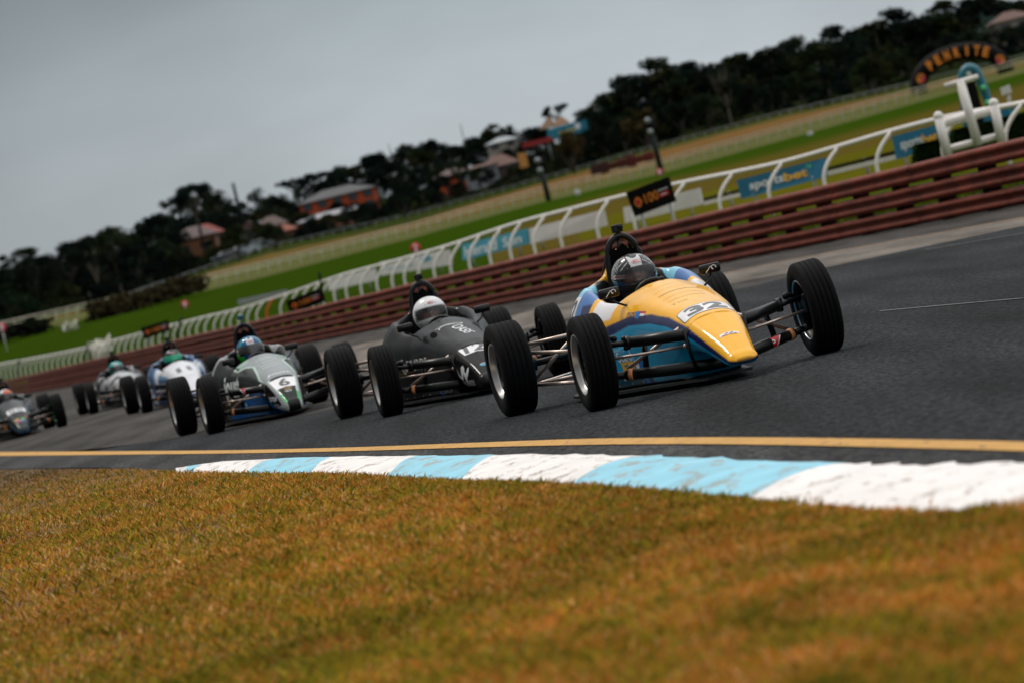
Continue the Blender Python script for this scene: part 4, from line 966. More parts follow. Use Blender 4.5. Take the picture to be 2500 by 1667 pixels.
me.polygons.foreach_set('loop_start', (np.arange(NB * 2) * 3).astype(np.int32)); me.polygons.foreach_set('loop_total', np.full(NB * 2, 3, np.int32)); me.update(); me.validate()
dry = np.array([[.60, .275, .055], [.54, .265, .040], [.46, .175, .028], [.66, .40, .16], [.44, .26, .028], [.56, .225, .038]])[RNG.randint(0, 6, NB)]
grn = np.array([[.23, .20, .018], [.30, .24, .018], [.38, .27, .022], [.12, .14, .016]])[RNG.randint(0, 4, NB)]
c = np.where(green[:, None], grn, dry) * (.80 + .4 * RNG.rand(NB))[:, None] * (1.06 + .16 * vnoise(Xb, Yb, 1.2, 5) + .16 * vnoise(Xb, Yb, 4, 6))[:, None]
dip_dark = np.clip((Yb - 36) / 5, 0, 1) * np.clip((-tt - .055) * 60, 0, 1); c = c * (1 - .62 * dip_dark)[:, None]  # shade of the far-left dip and its brown earth, put into the blade colour
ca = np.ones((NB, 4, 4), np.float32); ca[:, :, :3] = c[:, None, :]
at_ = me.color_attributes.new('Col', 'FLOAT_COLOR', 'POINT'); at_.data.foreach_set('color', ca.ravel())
GM = mat('grass_blades', attr=True, rough=.8, spec=.05); me.materials.append(GM)
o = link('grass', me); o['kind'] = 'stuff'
# ================================================================== BARRIER
def frame2d(P):
    T = np.gradient(P[:, :2], axis=0); T /= np.linalg.norm(T, axis=1)[:, None]
    Nn = np.column_stack([T[:, 1], -T[:, 0]])          # points away from the track (right of the direction of travel)
    return T, Nn
BT, BN = frame2d(BARP)
if BN[50].dot(np.array([1, 0.2])) < 0: BN = -BN
guard = empty('guard_rail', (0, 0, 0)); tag(guard, 'long red-brown steel guard rail of three beams along the outside of the track', 'guard rail')
prof = []
def wprof(z0, z1):
    h = z1 - z0
    return [(.035, z0), (.020, z0 + .02*h), (-.030, z0 + .12*h), (-.042, z0 + .22*h), (-.030, z0 + .33*h), (.018, z0 + .44*h), (.018, z0 + .56*h), (-.030, z0 + .67*h), (-.042, z0 + .78*h), (-.030, z0 + .88*h), (.020, z0 + .98*h), (.035, z1)]
for z0, z1 in ((.605, .870), (.308, .562), (.008, .258)):
    pr = wprof(z0, z1); pr2 = pr + [(a + .008, z) for a, z in pr[::-1]]; k = len(pr2); V = []; n = len(BARP)
    for i in range(n):
        for a, z in pr2:
            V.append((BARP[i, 0] + BN[i, 0]*a, BARP[i, 1] + BN[i, 1]*a, z + .012*noise.noise(Vector((i*.22, z0*9, 0)))))
    F = [(i*k+j, i*k+(j+1) % k, (i+1)*k+(j+1) % k, (i+1)*k+j) for i in range(n-1) for j in range(k)]
    bm_ = link('beam', mesh_from('beam', V, F, M['beam']), guard)
    lap = MB()
    for i in range(3, n - 1, 4):
        if BARP[i, 1] > 200: break
        for a, z in pr: lap.v.append((BARP[i, 0] + BN[i, 0]*(a - .006), BARP[i, 1] + BN[i, 1]*(a - .006), z))
        for a, z in pr: lap.v.append((BARP[i, 0] + BT[i, 0]*.32 + BN[i, 0]*(a - .006), BARP[i, 1] + BT[i, 1]*.32 + BN[i, 1]*(a - .006), z))
        b = len(lap.v) - 2*len(pr); q = len(pr)
        for j in range(q - 1): lap.f.append((b + j, b + q + j, b + q + j + 1, b + j + 1)); lap.m.append(0); lap.sm.append(False)
    lj = lap.build('beam_splice', M['beam'], bm_); lj['kind'] = 'stuff'
post = MB().box((0, 0, .41), (.34, .16, .82)).mesh('post', M['beampost'])
cnt = 0
for i in range(2, len(BARP), 2):
    if cnt >= 96: break
    x, y = BARP[i, 0] + BN[i, 0]*.115, BARP[i, 1] + BN[i, 1]*.115
    link('post', post, guard, (x, y, 0), (0, 0, math.atan2(BT[i, 1], BT[i, 0]))); cnt += 1
# ================================================================== RACECOURSE GROUND BEYOND THE BARRIER
RT = [(-400, 985, 330), (-150, 921, 315), (0, 888, 297), (96, 871, 275), (191, 852, 258), (279, 831, 246), (382, 804, 236), (493, 776, 222), (575, 757, 212), (698, 719, 190), (850, 668, 160), (945, 643, 146), (1087, 603, 128), (1275, 542, 114), (1399, 510, 110), (1490, 487, 107), (1676, 445, 102), (1793, 422, 98), (1914, 396, 95), (2050, 358, 91), (2180, 320, 88), (2290, 292, 85), (2500, 252, 80), (2700, 213, 75), (3000, 150, 70)]
RH = 1.03
def rail_top(x): return at(x, float(hermite([r[0] for r in RT], [r[1] for r in RT], x)), float(hermite([r[0] for r in RT], [r[2] for r in RT], x)))
GL = []
GL.append([(p[0], p[1], 0.0) for p in [(BARP[i, 0] + BN[i, 0]*.25, BARP[i, 1] + BN[i, 1]*.25) for i in range(0, len(BARP), 12)]])
GL.append([tuple(rail_top(x) - Vector((0, 0, RH + .02))) for x in range(-400, 3001, 100)])
def ptl(l): return [tuple(at(x, y, Y)) for x, y, Y in l]
FA = [(-500, 950, 380), (0, 826, 390), (300, 757, 400), (650, 675, 420), (1000, 583, 430), (1300, 500, 435), (1600, 428, 435), (1900, 346, 430), (2200, 262, 425), (2500, 178, 420), (3000, 30, 415)]
FB = [(x, y - 11, Y + 28) for x, y, Y in FA]
TB = [(-500, 905, 500), (0, 796, 500), (300, 729, 520), (650, 607, 600), (1000, 527, 620), (1300, 446, 600), (1600, 362, 570), (1900, 282, 550), (2200, 215, 540), (2500, 142, 535), (3000, 10, 530)]
HC_ = [(-500, 760, 1050), (0, 690, 1050), (300, 640, 1050), (650, 540, 1100), (1000, 470, 1100), (1300, 400, 1000), (1600, 300, 950), (1900, 210, 950), (2200, 130, 950), (2500, 60, 950), (3000, -90, 950)]
HD_ = [(x, y + 60, 2600) for x, y, Y in HC_]
GL += [ptl(FA), ptl(FB), ptl(TB), ptl(HC_), ptl(HD_)]
NT = 420; tq = np.linspace(-.42, .42, NT); LY = []; LZ = []
for l in GL:
    a = np.array(l); t = a[:, 0] / a[:, 1]; o_ = np.argsort(t)
    LY.append(np.interp(tq, t[o_], a[o_, 1])); LZ.append(np.interp(tq, t[o_], a[o_, 2]))
LY = np.array(LY); LZ = np.array(LZ)
rowsp = [14, 46, 10, 30, 30, 8]; V = []; rows = 0
for s_ in range(len(GL) - 1):
    for j in range(rowsp[s_] + (1 if s_ == len(GL) - 2 else 0)):
        f = j / rowsp[s_]; Yr = LY[s_]*(1-f) + LY[s_+1]*f
        zf = f if s_ else f * f * (3 - 2 * f)
        Zr = LZ[s_]*(1-zf) + LZ[s_+1]*zf; V.append(np.column_stack([tq*Yr, Yr, Zr])); rows += 1
V = np.concatenate(V)
F = [(r*NT+i, r*NT+i+1, (r+1)*NT+i+1, (r+1)*NT+i) for r in range(rows-1) for i in range(NT-1)]
def ground_z(X, Y):
    t = X / Y; col = [np.interp(t, tq, LY[k]) for k in range(len(LY))]; zz = [np.interp(t, tq, LZ[k]) for k in range(len(LY))]
    return float(np.interp(Y, col, zz))
# painted ground zones: photo rows converted to elevation angle per bearing
def el_line(l):
    a = []
    for x, y in l: d = ray(x, y); a.append((d[0], d[2]))
    a = np.array(sorted(a)); return lambda t: np.interp(t, a[:, 0], a[:, 1])
z_brown = el_line([(-500, 1100), (1250, 560), (1400, 500), (1600, 445), (1700, 424), (1900, 373), (2200, 290), (2500, 206), (3000, 60)])   # olive below, green above
z_rail = el_line([(x, y) for x, y, Y in FA]); z_tan = el_line([(-500, 935), (0, 808), (300, 742), (450, 700), (650, 640), (1000, 563), (1300, 484), (1600, 408), (1900, 322), (2200, 240), (2500, 160), (3000, 10)])
z_tan2 = el_line([(-500, 915), (0, 800), (300, 738), (450, 683), (650, 622), (1000, 545), (1300, 455), (1600, 372), (1900, 292), (2200, 225), (2500, 150), (3000, 0)])
cols = np.zeros((len(V), 3)); T_ = V[:, 0] / V[:, 1]; E_ = (V[:, 2] - CAM_H) / V[:, 1]; rowi = np.arange(len(V)) // NT
G_near, G_left = np.array([.044, .064, .004]), np.array([.024, .047, .003])
for i in range(len(V)):
    t, e, r = T_[i], E_[i], rowi[i]; lf = np.clip((-t + .02) * 14, 0, 1)
    if r < 14: c = G_near * (1 - lf) + np.array([.036, .058, .004]) * lf
    elif r < 60:
        g = np.array([.026, .054, .003]) * (1 - lf) + G_left * lf
        b = np.array([.085, .064, .012]) if t > 0 else g
        k = 1 / (1 + math.exp(-(e - z_brown(t)) / .00035)); c = b * (1 - k) + g * k
        if t > .02 and e < z_brown(t) - .0045: c = np.array([.085, .080, .006])
    elif e < z_tan(t): c = np.array([.095, .10, .035])
    elif e < z_tan2(t): c = np.array([.15, .085, .030]) if t > -.02 else np.array([.12, .085, .028])
    elif r < 100: c = np.array([.030, .042, .010]) if t < .02 else np.array([.055, .060, .015])
    else: c = np.array([.012, .018, .006])
    cols[i] = c
GT = mat('turf', attr=True, rough=1.0, var=.16, vscale=.35, spec=0.0, bump=.0)
o = link('racecourse_ground', mesh_from('racecourse_ground', V, F, GT, cols=cols)); o['kind'] = 'structure'
# grass tufts on the bank right behind the barrier
MBg = MB()
nb = 26000; gv = np.zeros((nb, 3, 3), np.float32)
ii = RNG.randint(0, 230, nb); off = .3 + RNG.rand(nb) ** 1.3 * 3.0; jx = RNG.rand(nb)
bx = BARP[ii, 0] + BT[ii, 0]*jx + BN[ii, 0]*off; by = BARP[ii, 1] + BT[ii, 1]*jx + BN[ii, 1]*off
bz = np.array([ground_z(a, b) for a, b in zip(bx, by)]); hh = .05 + .10*RNG.rand(nb)
gv[:, 0] = np.stack([bx - .018, by, bz - .02], 1); gv[:, 1] = np.stack([bx + .018, by, bz - .02], 1); gv[:, 2] = np.stack([bx + .05*RNG.randn(nb), by, bz + hh], 1)
cc = np.array([[.060, .10, .004], [.10, .115, .008], [.040, .075, .004]])[RNG.randint(0, 3, nb)]
o = link('bank_grass', mesh_from('bank_grass', gv.reshape(-1, 3), [(3*i, 3*i+1, 3*i+2) for i in range(nb)], GM, cols=np.repeat(cc, 3, 0))); o['kind'] = 'stuff'
# ================================================================== RUNNING RAILS
run = empty('running_rail', (0, 0, 0)); tag(run, 'white plastic running rail on curved gooseneck posts, nearest to the guard rail', 'running rail')
RX = list(np.linspace(-200, 2990, 320)); RPp = np.array([rail_top(x) for x in RX])
rt, rn = frame2d(RPp)
if rn[200].dot(np.array([.3, 1])) < 0: rn = -rn
MB().tube([tuple(p) for p in RPp], .062, n=10, flat=.85).build('rail', M['railwhite'], run)
PXS = [2760, 2630, 2500, 2344, 2180, 2050, 1914, 1793, 1676, 1580, 1490, 1400, 1333, 1276, 1226, 1175, 1129, 1088, 1050, 1014, 983, 945, 905, 868, 838, 810, 783, 757, 731, 704, 670, 645, 622, 600, 579, 559, 539, 517, 496, 477, 459, 440]
s_ = 18.0
while PXS[-1] > -40: PXS.append(PXS[-1] - s_); s_ = max(10.5, s_ * .985)
def goose(height):
    return [(-.50, 0), (-.50, .35*height), (-.48, .52*height), (-.40, .68*height), (-.26, .83*height), (-.05, .985*height)]
gm = {}
for x in PXS[:96]:
    i = int(np.argmin(np.abs(np.array(RX) - x))); p = rail_top(x); nrm = rn[i]; g = ground_z(p[0] - nrm[0]*.5, p[1] - nrm[1]*.5); H = p[2] - g
    key = round(H, 1)
    mb = MB().tube([(a, 0, z) for a, z in catmull(goose(H), 12)], .040, n=8)
    o = mb.build('post', M['railorange'] if x == 670 else M['railwhite'], run, (p[0], p[1], g - .01), (0, 0, math.atan2(nrm[1], nrm[0])))
    if x == 670: o['label'] = 'orange post'
def far_rail(name, label, line, h, mt, ztop=None, step=2.6, bars=(1.0,), rr=.075, thick=.05, x0=-300, x1=2800):
    R_ = empty(name, (0, 0, 0)); tag(R_, label, 'running rail')
    xs = [l[0] for l in line]; P = []
    for x in np.linspace(x0, x1, 240):
        y = np.interp(x, xs, [l[1] for l in line]); Y = np.interp(x, xs, [l[2] for l in line]); P.append(at(x, y, Y))
    for b in bars: MB().tube([(p.x, p.y, p.z + h*b) for p in P], rr, n=6).build('rail', mt, R_)
    pm = MB().tube([(0, 0, -.2), (0, 0, h)], thick, n=6).mesh('post', mt); sel = P[::max(1, int(240 / 98))][:99]
    for p in sel: link('post', pm, R_, (p.x, p.y, p.z))
    return R_
far_rail('running_rail', 'pale weathered running rail on the inside of the far straight', FA, .95, M['railfar'])
far_rail('running_rail', 'second far running rail behind the first, edging the tan strip', FB, .95, M['railtan'], bars=(1.0, .55))
far_rail('fence', 'low grey fence line between the tan strip and the distant trees', [(x, y + 8, Y - 20) for x, y, Y in TB], .7, M['galv'], rr=.04, thick=.04)
# ================================================================== BANNERS AND BOARDS BEHIND THE NEAR RAIL
def quad_board(name, label, cat, TL, TR, BL, BR, Y0, Y1, mt, group=None, thick=.05):
    """upright board between two feet placed at Y0 (left) and Y1 (right)"""
    a, b, c, d = at(*TL, Y0), at(*TR, Y1), at(*BL, Y0), at(*BR, Y1)
    root = empty(name, ((c + d) / 2)[:]); tag(root, label, cat, group)
    o_ = root.location.copy(); u = (d - c); n = Vector((u.y, -u.x, 0)).normalized()
    if n.y > 0: n = -n
    mb = MB(); q = [c - o_, d - o_, b - o_, a - o_]; q2 = [v_ - n * thick for v_ in q]
    mb.add(q + q2, [(0, 1, 2, 3), (7, 6, 5, 4), (0, 4, 5, 1), (1, 5, 6, 2), (2, 6, 7, 3), (3, 7, 4, 0)], 0, False)
    mb.build('panel', mt, root)
    U = (b - a + d - c) / 2; Vv = (a - c + b - d) / 2; O = (a + b + c + d) / 4 - o_
    for f in (.15, .85):
        p = c.lerp(d, f) - o_; g = ground_z(p.x + o_.x, p.y + o_.y) - o_.z
        if g < p.z: MB().tube([p + n * -.03 - Vector((0, 0, -.1)), Vector((p.x - n.x*.03, p.y - n.y*.03, g - .05))], .03, n=6).build('leg', M['galv'], root)
    return root, O, U, Vv, n
def write_on(R_, shape, dx, dy, mt, lift=.01, name='lettering'):
    root, O, U, Vv, n = R_; uu = U.normalized(); vv = Vv.normalized(); nn = uu.cross(vv)
    k = 1 if nn.dot(n) > 0 else -1
    org = O + U * dx + Vv * dy + n * .004
    flat_sign(name, shape, org, uu, vv, mt, root, lift=lift * k)
def sportsbet(label, TL, TR, BL, BR, Y0, Y1):
    R_ = quad_board('banner', label, 'banner', TL, TR, BL, BR, Y0, Y1, M['teal'], 'teal betting banners behind the rail'); W, H = R_[2].length, R_[3].length
    write_on(R_, text_box('sports', W*.40, H*.52, .025), -.165, -.04, M['pale']); write_on(R_, text_box('bet', W*.27, H*.44, .03), .175, .02, M['gold'])
    write_on(R_, ell2d(W*.035, H*.16), .345, .26, M['lime']); write_on(R_, ell2d(W*.02, H*.1), .31, .33, M['lime'])
    return R_
sportsbet('long teal banner with white and yellow lettering, right of the large black sign', (1798, 441), (2012, 386), (1810, 487), (2016, 433), 104, 100)
sportsbet('teal banner partly hidden by the dark hedge left of the white gate', (2177, 334), (2310, 299), (2188, 390), (2322, 352), 97, 95)
sportsbet('short teal banner at the right edge beyond the white gate', (2396, 281), (2482, 259), (2404, 333), (2490, 306), 96, 95)
B = quad_board('banner', 'pale blue newspaper banner with large white lettering behind the rail posts', 'banner', (1127, 598), (1285, 559), (1129, 637), (1290, 596), 138, 130, M['cyan']); W, H = B[2].length, B[3].length
write_on(B, text_box('Herald', W*.50, H*.66, .01), -.20, -.02, M['pale']); write_on(B, text_box('Sun', W*.28, H*.60, .01), .28, -.02, M['pale'])
for k_, (lab, q) in enumerate((('blank white board right of the newspaper banner', ((1291, 559), (1472, 513), (1294, 597), (1480, 552), 130, 122)),
                ('white board on both sides of the black 100 sign', ((1521, 508), (1706, 460), (1526, 546), (1714, 500), 118, 112)),
                ('white board with faded blue print left of the newspaper banner', ((928, 641), (1096, 611), (930, 674), (1102, 647), 165, 150)),
                ('long white board at the far left end of the board row', ((800, 682), (915, 656), (802, 711), (919, 685), 185, 168)))):
    R_ = quad_board('board', lab, 'board', *q, M['board'], 'white boards behind the rail')
    if k_ == 2:
        W, H = R_[2].length, R_[3].length
        write_on(R_, ell2d(W*.16, H*.40), .18, .18, M['cyan']); write_on(R_, text_box('GROUP', W*.4, H*.2), -.2, -.1, M['cyan']); write_on(R_, ell2d(W*.08, H*.2), .36, .25, M['railwhite'])
quad_board('board', 'low grey board in the grass beyond the orange rail post', 'board', (580, 733), (700, 707), (581, 745), (702, 720), 240, 228, M['galv'])
quad_board('board', 'low white kerb board along the grass between the teal banners', 'board', (1716, 494), (2190, 378), (1717, 502), (2192, 388), 112, 101, M['board'])
quad_board('board', 'thin dark strip board above the low white kerb board', 'board', (1712, 486), (2185, 368), (1713, 493), (2187, 377), 118, 107, M['darksign'])
# black "100" signs between barrier and rail
def sign100(label, TL, TR, BL, BR, Y, legs=True):
    R_ = quad_board('sign', label, 'sign', TL, TR, BL, BR, Y, Y - 1.0, M['darksign'], 'black trackside signs'); W, H = R_[2].length, R_[3].length
    write_on(R_, text_box('100', W*.33, H*.38, .02), .035, .0, M['fire'])
    write_on(R_, poly2d([(-.10*W, 0), (-.05*W, .17*H), (0, .20*H), (.05*W, .17*H), (.10*W, 0), (.05*W, -.17*H), (0, -.22*H), (-.05*W, -.17*H)]), -.29, -.02, M['fire'])
    write_on(R_, ell2d(.11*W, .22*H), -.29, -.02, M['red'], .02, 'logo')
    write_on(R_, roundrect(.24*W, .17*H, .01), .335, -.07, M['red']); write_on(R_, text_box('TEN', .14*W, .09*H, .02), .335, -.07, M['pale'], .02) if False else None
    write_on(R_, stroke2d([(-.12*W, 0), (.12*W, 0)], .05*H), .335, .12, M['pale']); write_on(R_, stroke2d([(-.07*W, 0), (.07*W, 0)], .05*H), .335, -.07, M['pale'], .02)
    return R_
sign100('large black 100 sign on two posts above the guard rail behind the yellow car', (1528, 471), (1629, 433), (1549, 530), (1647, 493), 86)
sign100('black 100 sign beside a black paddle, left of the white-helmeted driver', (698, 736), (778, 705), (709, 767), (790, 738), 122)
sign100('smallest black 100 sign, above the turquoise and black helmets', (344, 801), (408, 782), (351, 829), (414, 807), 172)
def paddle(label, top_, bot, Y, w_=.22, hfrac=.45):
    a, b = at(*top_, Y), at(*bot, Y); d = a - b; root = empty('paddle_post', b[:]); tag(root, label, 'marker')
    MB().tube([(0, 0, -.3), tuple(d * (1 - hfrac * .8))], .035, n=6).build('post', M['beampost'], root)
    MB().tube([tuple(d * (1 - hfrac)), tuple(d * (1 - hfrac * .85)), tuple(d * .9), tuple(d)], [w_*.35, w_*.5, w_*.5, w_*.2], n=10, flat=.3).build('head', M['darksign'], root)
paddle('black paddle standing on a post behind the middle 100 sign', (779, 663), (786, 712), 124)
paddle('black leaning marker just right of the smallest 100 sign', (446, 775), (427, 812), 168, .3)
paddle('black leaning marker beside the stacked white rails', (212, 845), (205, 880), 215, .3)
paddle('black leaning marker in the rail posts at the far left', (47, 878), (40, 912), 235, .3)
M['galvpale'] = mat('weathered_white', (.48, .46, .40), rough=.7, var=.15)
# stacked white rail sections
def rail_stack(label, x0, x1, yt, yb, slope, Y, n):
    root = empty('rail_stack', at((x0+x1)/2, (yb*2 + slope)/2, Y)[:]); tag(root, label, 'stacked rails', 'stacks of white rail sections'); o_ = root.location.copy()
    for i in range(n):
        f = (i + .5) / n; x = x0 + (x1 - x0)*f; a = at(x + random.uniform(-4, 4), yt + slope*f + random.uniform(-6, 4), Y + random.uniform(-1, 2)); b = at(x + random.uniform(2, 8), yb + slope*f, Y)
        MB().tube([b - o_, (a*.5 + b*.5) - o_ + Vector((random.uniform(-.1, .1), 0, 0)), a - o_], .045, n=7).build('rail_section', M['galvpale'], root)
rail_stack('upright bundle of white rail sections behind the rail, above the turquoise helmet', 214, 272, 838, 884, -17, 232, 11)
rail_stack('smaller pale bundle of rail sections out on the far grass at left', 144, 193, 793, 812, -9, 330, 9)
# ================================================================== GATE, HEDGES, ARCH ON THE RIGHT
def A2(pt, Y, o_): return at(pt[0], pt[1], Y) - o_
GY = 78
go = at(2270, 370, GY); gate = empty('gate', go[:]); tag(gate, 'white post and rail gate with a tall T-shaped centre post, right edge', 'gate')
for nm, pts, r in (('post', [(2316, 372+14), (2291, 285)], .088), ('post', [(2447, 340+14), (2426, 253)], .088), ('tall_post', [(2389, 356), (2344, 200)], .088),
                   ('crossbar', [(2306, 206+5), (2388, 187)], .045), ('rail', [(2298, 303), (2430, 268)], .088), ('rail', [(2312, 366), (2446, 331)], .07)):
    P = [A2(p, GY - (.0 if nm != 'rail' else -.12), go) for p in pts]
    mb = MB(); mb.tube(P, r * .92, n=12)
    if nm == 'post': mb.ball(P[1], r * 1.0, seg=8)
    mb.build(nm, M['railwhite'], gate)
def hedge(label, x0, x1, yt0, yt1, yb0, yb1, Y, D=1.2):
    c = at((x0+x1)/2, (yb0+yb1)/2, Y); root = empty('hedge', c[:]); tag(root, label, 'hedge', 'clipped dark hedges by the gate')
    a, b, t0, t1 = at(x0, yb0, Y), at(x1, yb1, Y), at(x0, yt0, Y), at(x1, yt1, Y); vs = []; fs = []; r = random.Random(5)
    n = 2600
    for i in range(n):
        f, g, d = r.random(), r.random(), r.random() * D
        p = a.lerp(b, f).lerp(t0.lerp(t1, f), g if r.random() < .6 else 1.0) + Vector((0, d if r.random() < .5 else 0, 0)) - c
        k = .05; q = Vector((r.gauss(0, 1), r.gauss(0, 1), r.gauss(0, 1))).normalized(); s2 = q.orthogonal().normalized()
        m_ = len(vs); vs += [p - q*k - s2*k*.5, p + q*k - s2*k*.5, p + q*k + s2*k*.5, p - q*k + s2*k*.5]; fs.append((m_, m_+1, m_+2, m_+3))
    o = link('leaves', mesh_from('leaves', vs, fs, M['hedge']), root)
    mb = MB(); w2 = (b - a); mid = (a + b + t0 + t1) / 4 - c
    mb.add([v_ - c + Vector((0, dd, dz)) for dd in (.06, D) for v_, dz in ((a, -.3), (b, -.3), (t1, -.05), (t0, -.05))], [(0, 1, 2, 3), (7, 6, 5, 4), (0, 4, 5, 1), (1, 5, 6, 2), (2, 6, 7, 3), (3, 7, 4, 0)], 0, False)
    mb.build('inner_mass', M['hedge'], root)
hedge('dark clipped hedge block left of the white gate', 2240, 2316, 358, 340, 400, 385, 92)
hedge('dark clipped hedge behind and right of the white gate', 2330, 2540, 322, 270, 378, 330, 92)
bp = at(2400, 300, 93); blk = MB()
P = [at(2355, 205, 93), at(2380, 198, 93), at(2397, 262, 93), at(2402, 300, 93), at(2372, 310, 93)]
blk.add([p - bp for p in P] + [p - bp + Vector((0, .3, 0)) for p in P], [(0, 1, 2, 3, 4)[::-1], (5, 6, 7, 8, 9)] + [(i, (i+1) % 5, 5 + (i+1) % 5, 5 + i) for i in range(5)], 0, False)
o = blk.build('display_panel', M['darksign'], None, bp[:]); tag(o, 'tall black panel standing behind the T-shaped gate post', 'panel')
# teal inflatable tube
io = at(2400, 300, 130); Pp = [at(x, y, 130) - io for x, y in ((2362, 330), (2352, 230), (2350, 185), (2362, 168), (2378, 170), (2392, 195), (2408, 235), (2420, 275), (2432, 340))]
inf = empty('inflatable', io[:]); tag(inf, 'teal inflatable archway with bright green patches behind the white gate', 'inflatable')
MB().tube([tuple(p) for p in catmull(Pp, 40)], [.09 + .05*math.sin(i/39*math.pi) for i in range(40)], n=12).build('tube', mat('inflatable_teal', (.0, .14, .20), rough=.4, coat=.3), inf)
MB().ball(at(2362, 180, 130) - io, .12, seg=8).build('patch', M['pale'], inf)
for x, y in ((2349, 203), (2400, 215), (2412, 252), (2428, 310)): MB().ball(at(x, y, 129.8) - io, .085, seg=6).build('patch', M['lime'], inf)
# white box sign on a leg
so_ = at(2462, 245, 100); bs = empty('box_sign', so_[:]); tag(bs, 'small white box sign on a short leg at the right edge', 'sign')
a, b, c, d = [at(x, y, 100) - so_ for x, y in ((2444, 215), (2465, 207), (2471, 226), (2449, 234))]; dv = Vector((0, .2, 0))
MB().add([d, c, b, a, d + dv, c + dv, b + dv, a + dv], [(0, 1, 2, 3), (7, 6, 5, 4), (0, 4, 5, 1), (1, 5, 6, 2), (2, 6, 7, 3), (3, 7, 4, 0)], 0, False).build('box', M['board'], bs)
MB().tube([at(2461, 230, 100.1) - so_, at(2465, 262, 100.1) - so_], .05, n=6, flat=1).build('leg', M['board'], bs)
# inflatable advertising arch far behind
AY = 455; L_, R0 = at(2241, 232, AY), at(2460, 172, AY); AO = (L_ + R0) / 2; AO.z = min(L_.z, R0.z) - .1
arch = empty('inflatable_arch', AO[:]); tag(arch, 'black inflatable arch with orange lettering in front of the far trees', 'arch')
hw = (R0 - L_).length / 2; ah = 3.3
def apt(a, k=1.0): return Vector((-math.cos(a) * hw * (.96 if k == 1 else .96 * k), 0, math.sin(a) ** .8 * ah * (k if k != 1 else 1)))
MB().tube([tuple(apt(a)) for a in np.linspace(0.02, math.pi - .02, 44)], .84, n=16).build('tube', M['darksign'], arch)
N_ = 7; a0, a1 = math.radians(62), math.radians(118)
for i, ch in enumerate('PENRITE'):
    f = i / (N_ - 1); a = math.radians(50) + math.radians(80) * f; p = apt(a); t = (apt(a + .03) - apt(a - .03)).normalized(); nrm = Vector((-t.z, 0, t.x))
    if nrm.z < 0: nrm = -nrm
    flat_sign('lettering', text_box(ch, (.56 if ch != 'I' else .22), 1.0, .04), p + Vector((0, -.90, 0)), t, nrm, M['fire'], arch, lift=.02)
for f in (24, 156):
    a = math.radians(f); p = apt(a); t = (apt(a + .03) - apt(a - .03)).normalized(); nrm = Vector((-t.z, 0, t.x)); nrm = -nrm if nrm.z < 0 else nrm
    flat_sign('badge', ell2d(.95, .80), p + Vector((0, -.90, 0)), t, nrm, M['fire'], arch, lift=.02); flat_sign('badge', poly2d([(-.40, -.12), (.40, -.12), (.25, -.40), (-.25, -.40)]), p + Vector((0, -.93, 0)), t, nrm, M['pink'], arch, lift=.03)
    flat_sign('badge', text_box('10', .45, .40, .02), p + Vector((0, -.95, .1)), t, nrm, M['darksign'], arch, lift=.03)
# round distance markers, light masts, hurdle, cars
def marker(label, x, y, r_px, Y, mt, txt=None, tm='pale'):
    c = at(x, y, Y); r = r_px * Y / CAM_F; g = ground_z(c.x, c.y); root = empty('marker_sign', (c.x, c.y, g)); tag(root, label, 'marker sign', 'round distance markers')
    MB().tube([(0, 0, -.2), (0, 0, c.z - g)], .04, n=6).build('post', M['railwhite'], root)
    MB().lathe([(-.04, .001), (-.04, r), (.04, r), (.04, .001)], n=24, c=(0, 0, c.z - g)).build('disc', M[mt], root)
    if txt: flat_sign('lettering', text_box(txt, r * .8, r * 1.3, .03), (0, -.045, c.z - g), (1, 0, 0), (0, 0, 1), M[tm], root, lift=.01)
    else: flat_sign('lettering', text_box('1', r * .6, r * 1.2, .04), (0, -.045, c.z - g), (1, 0, 0), (0, 0, 1), M[tm], root, lift=.01)
marker('red round marker numbered 2 above the rail, over the white helmet', 1014, 606, 13, 190, 'red', '2')
marker('red and white round marker on the far green at left', 451, 744, 10, 330, 'red')
marker('pale pink round marker at the far left edge', 4, 800, 11, 350, 'pink')
marker('pale pink round marker above the large black 100 sign', 1610, 421, 9, 380, 'pink')
marker('small white marker on the far rail beneath the left dark mast', 1409, 471, 8, 410, 'board', '1', 'board')
marker('small white marker on the green near the right dark trees', 1978, 329, 8, 380, 'board', '1', 'board')
def mast(label, base, top_, Y, heads=True, r=.28):
    b, t = at(*base, Y), at(*top_, Y); root = empty('light_mast', (b.x, b.y, b.z)); tag(root, label, 'light mast', 'light masts'); h = t.z - b.z
    MB().tube([(0, 0, -.3), (0, 0, h)], [r, r * .8], n=8).build('pole', mat('mast_teal', (.006, .014, .015), rough=.6) if 'mast_m' not in M else M['mast_m'], root)
    if heads:
        MB().tube([(0, 0, h*.68), (0, 0, h)], r * 1.9, n=10).build('cabinet', M['darksign'], root)
        for k in (.72, .93): MB().ball((-.12, -r*1.9, h*k), .30, seg=6).build('lamp', M['galv'], root)
M['mast_m'] = mat('mast_paint', (.006, .014, .015), rough=.6)
mast('dark mast with two lamps in front of the brown-topped trees', (1613, 415), (1588, 285), 425)
mast('dark mast with two lamps below the teal billboard', (1342, 500), (1312, 385), 425)
mast('thin street light poking above the houses in the middle', (1140, 372), (1129, 302), 900, False, .10)
mast('faint street light right of the brick house roof', (960, 400), (953, 352), 900, False, .10)
mast('lattice mast rising above the trees over the red roof', (592, 545), (571, 447), 800, False, .35)
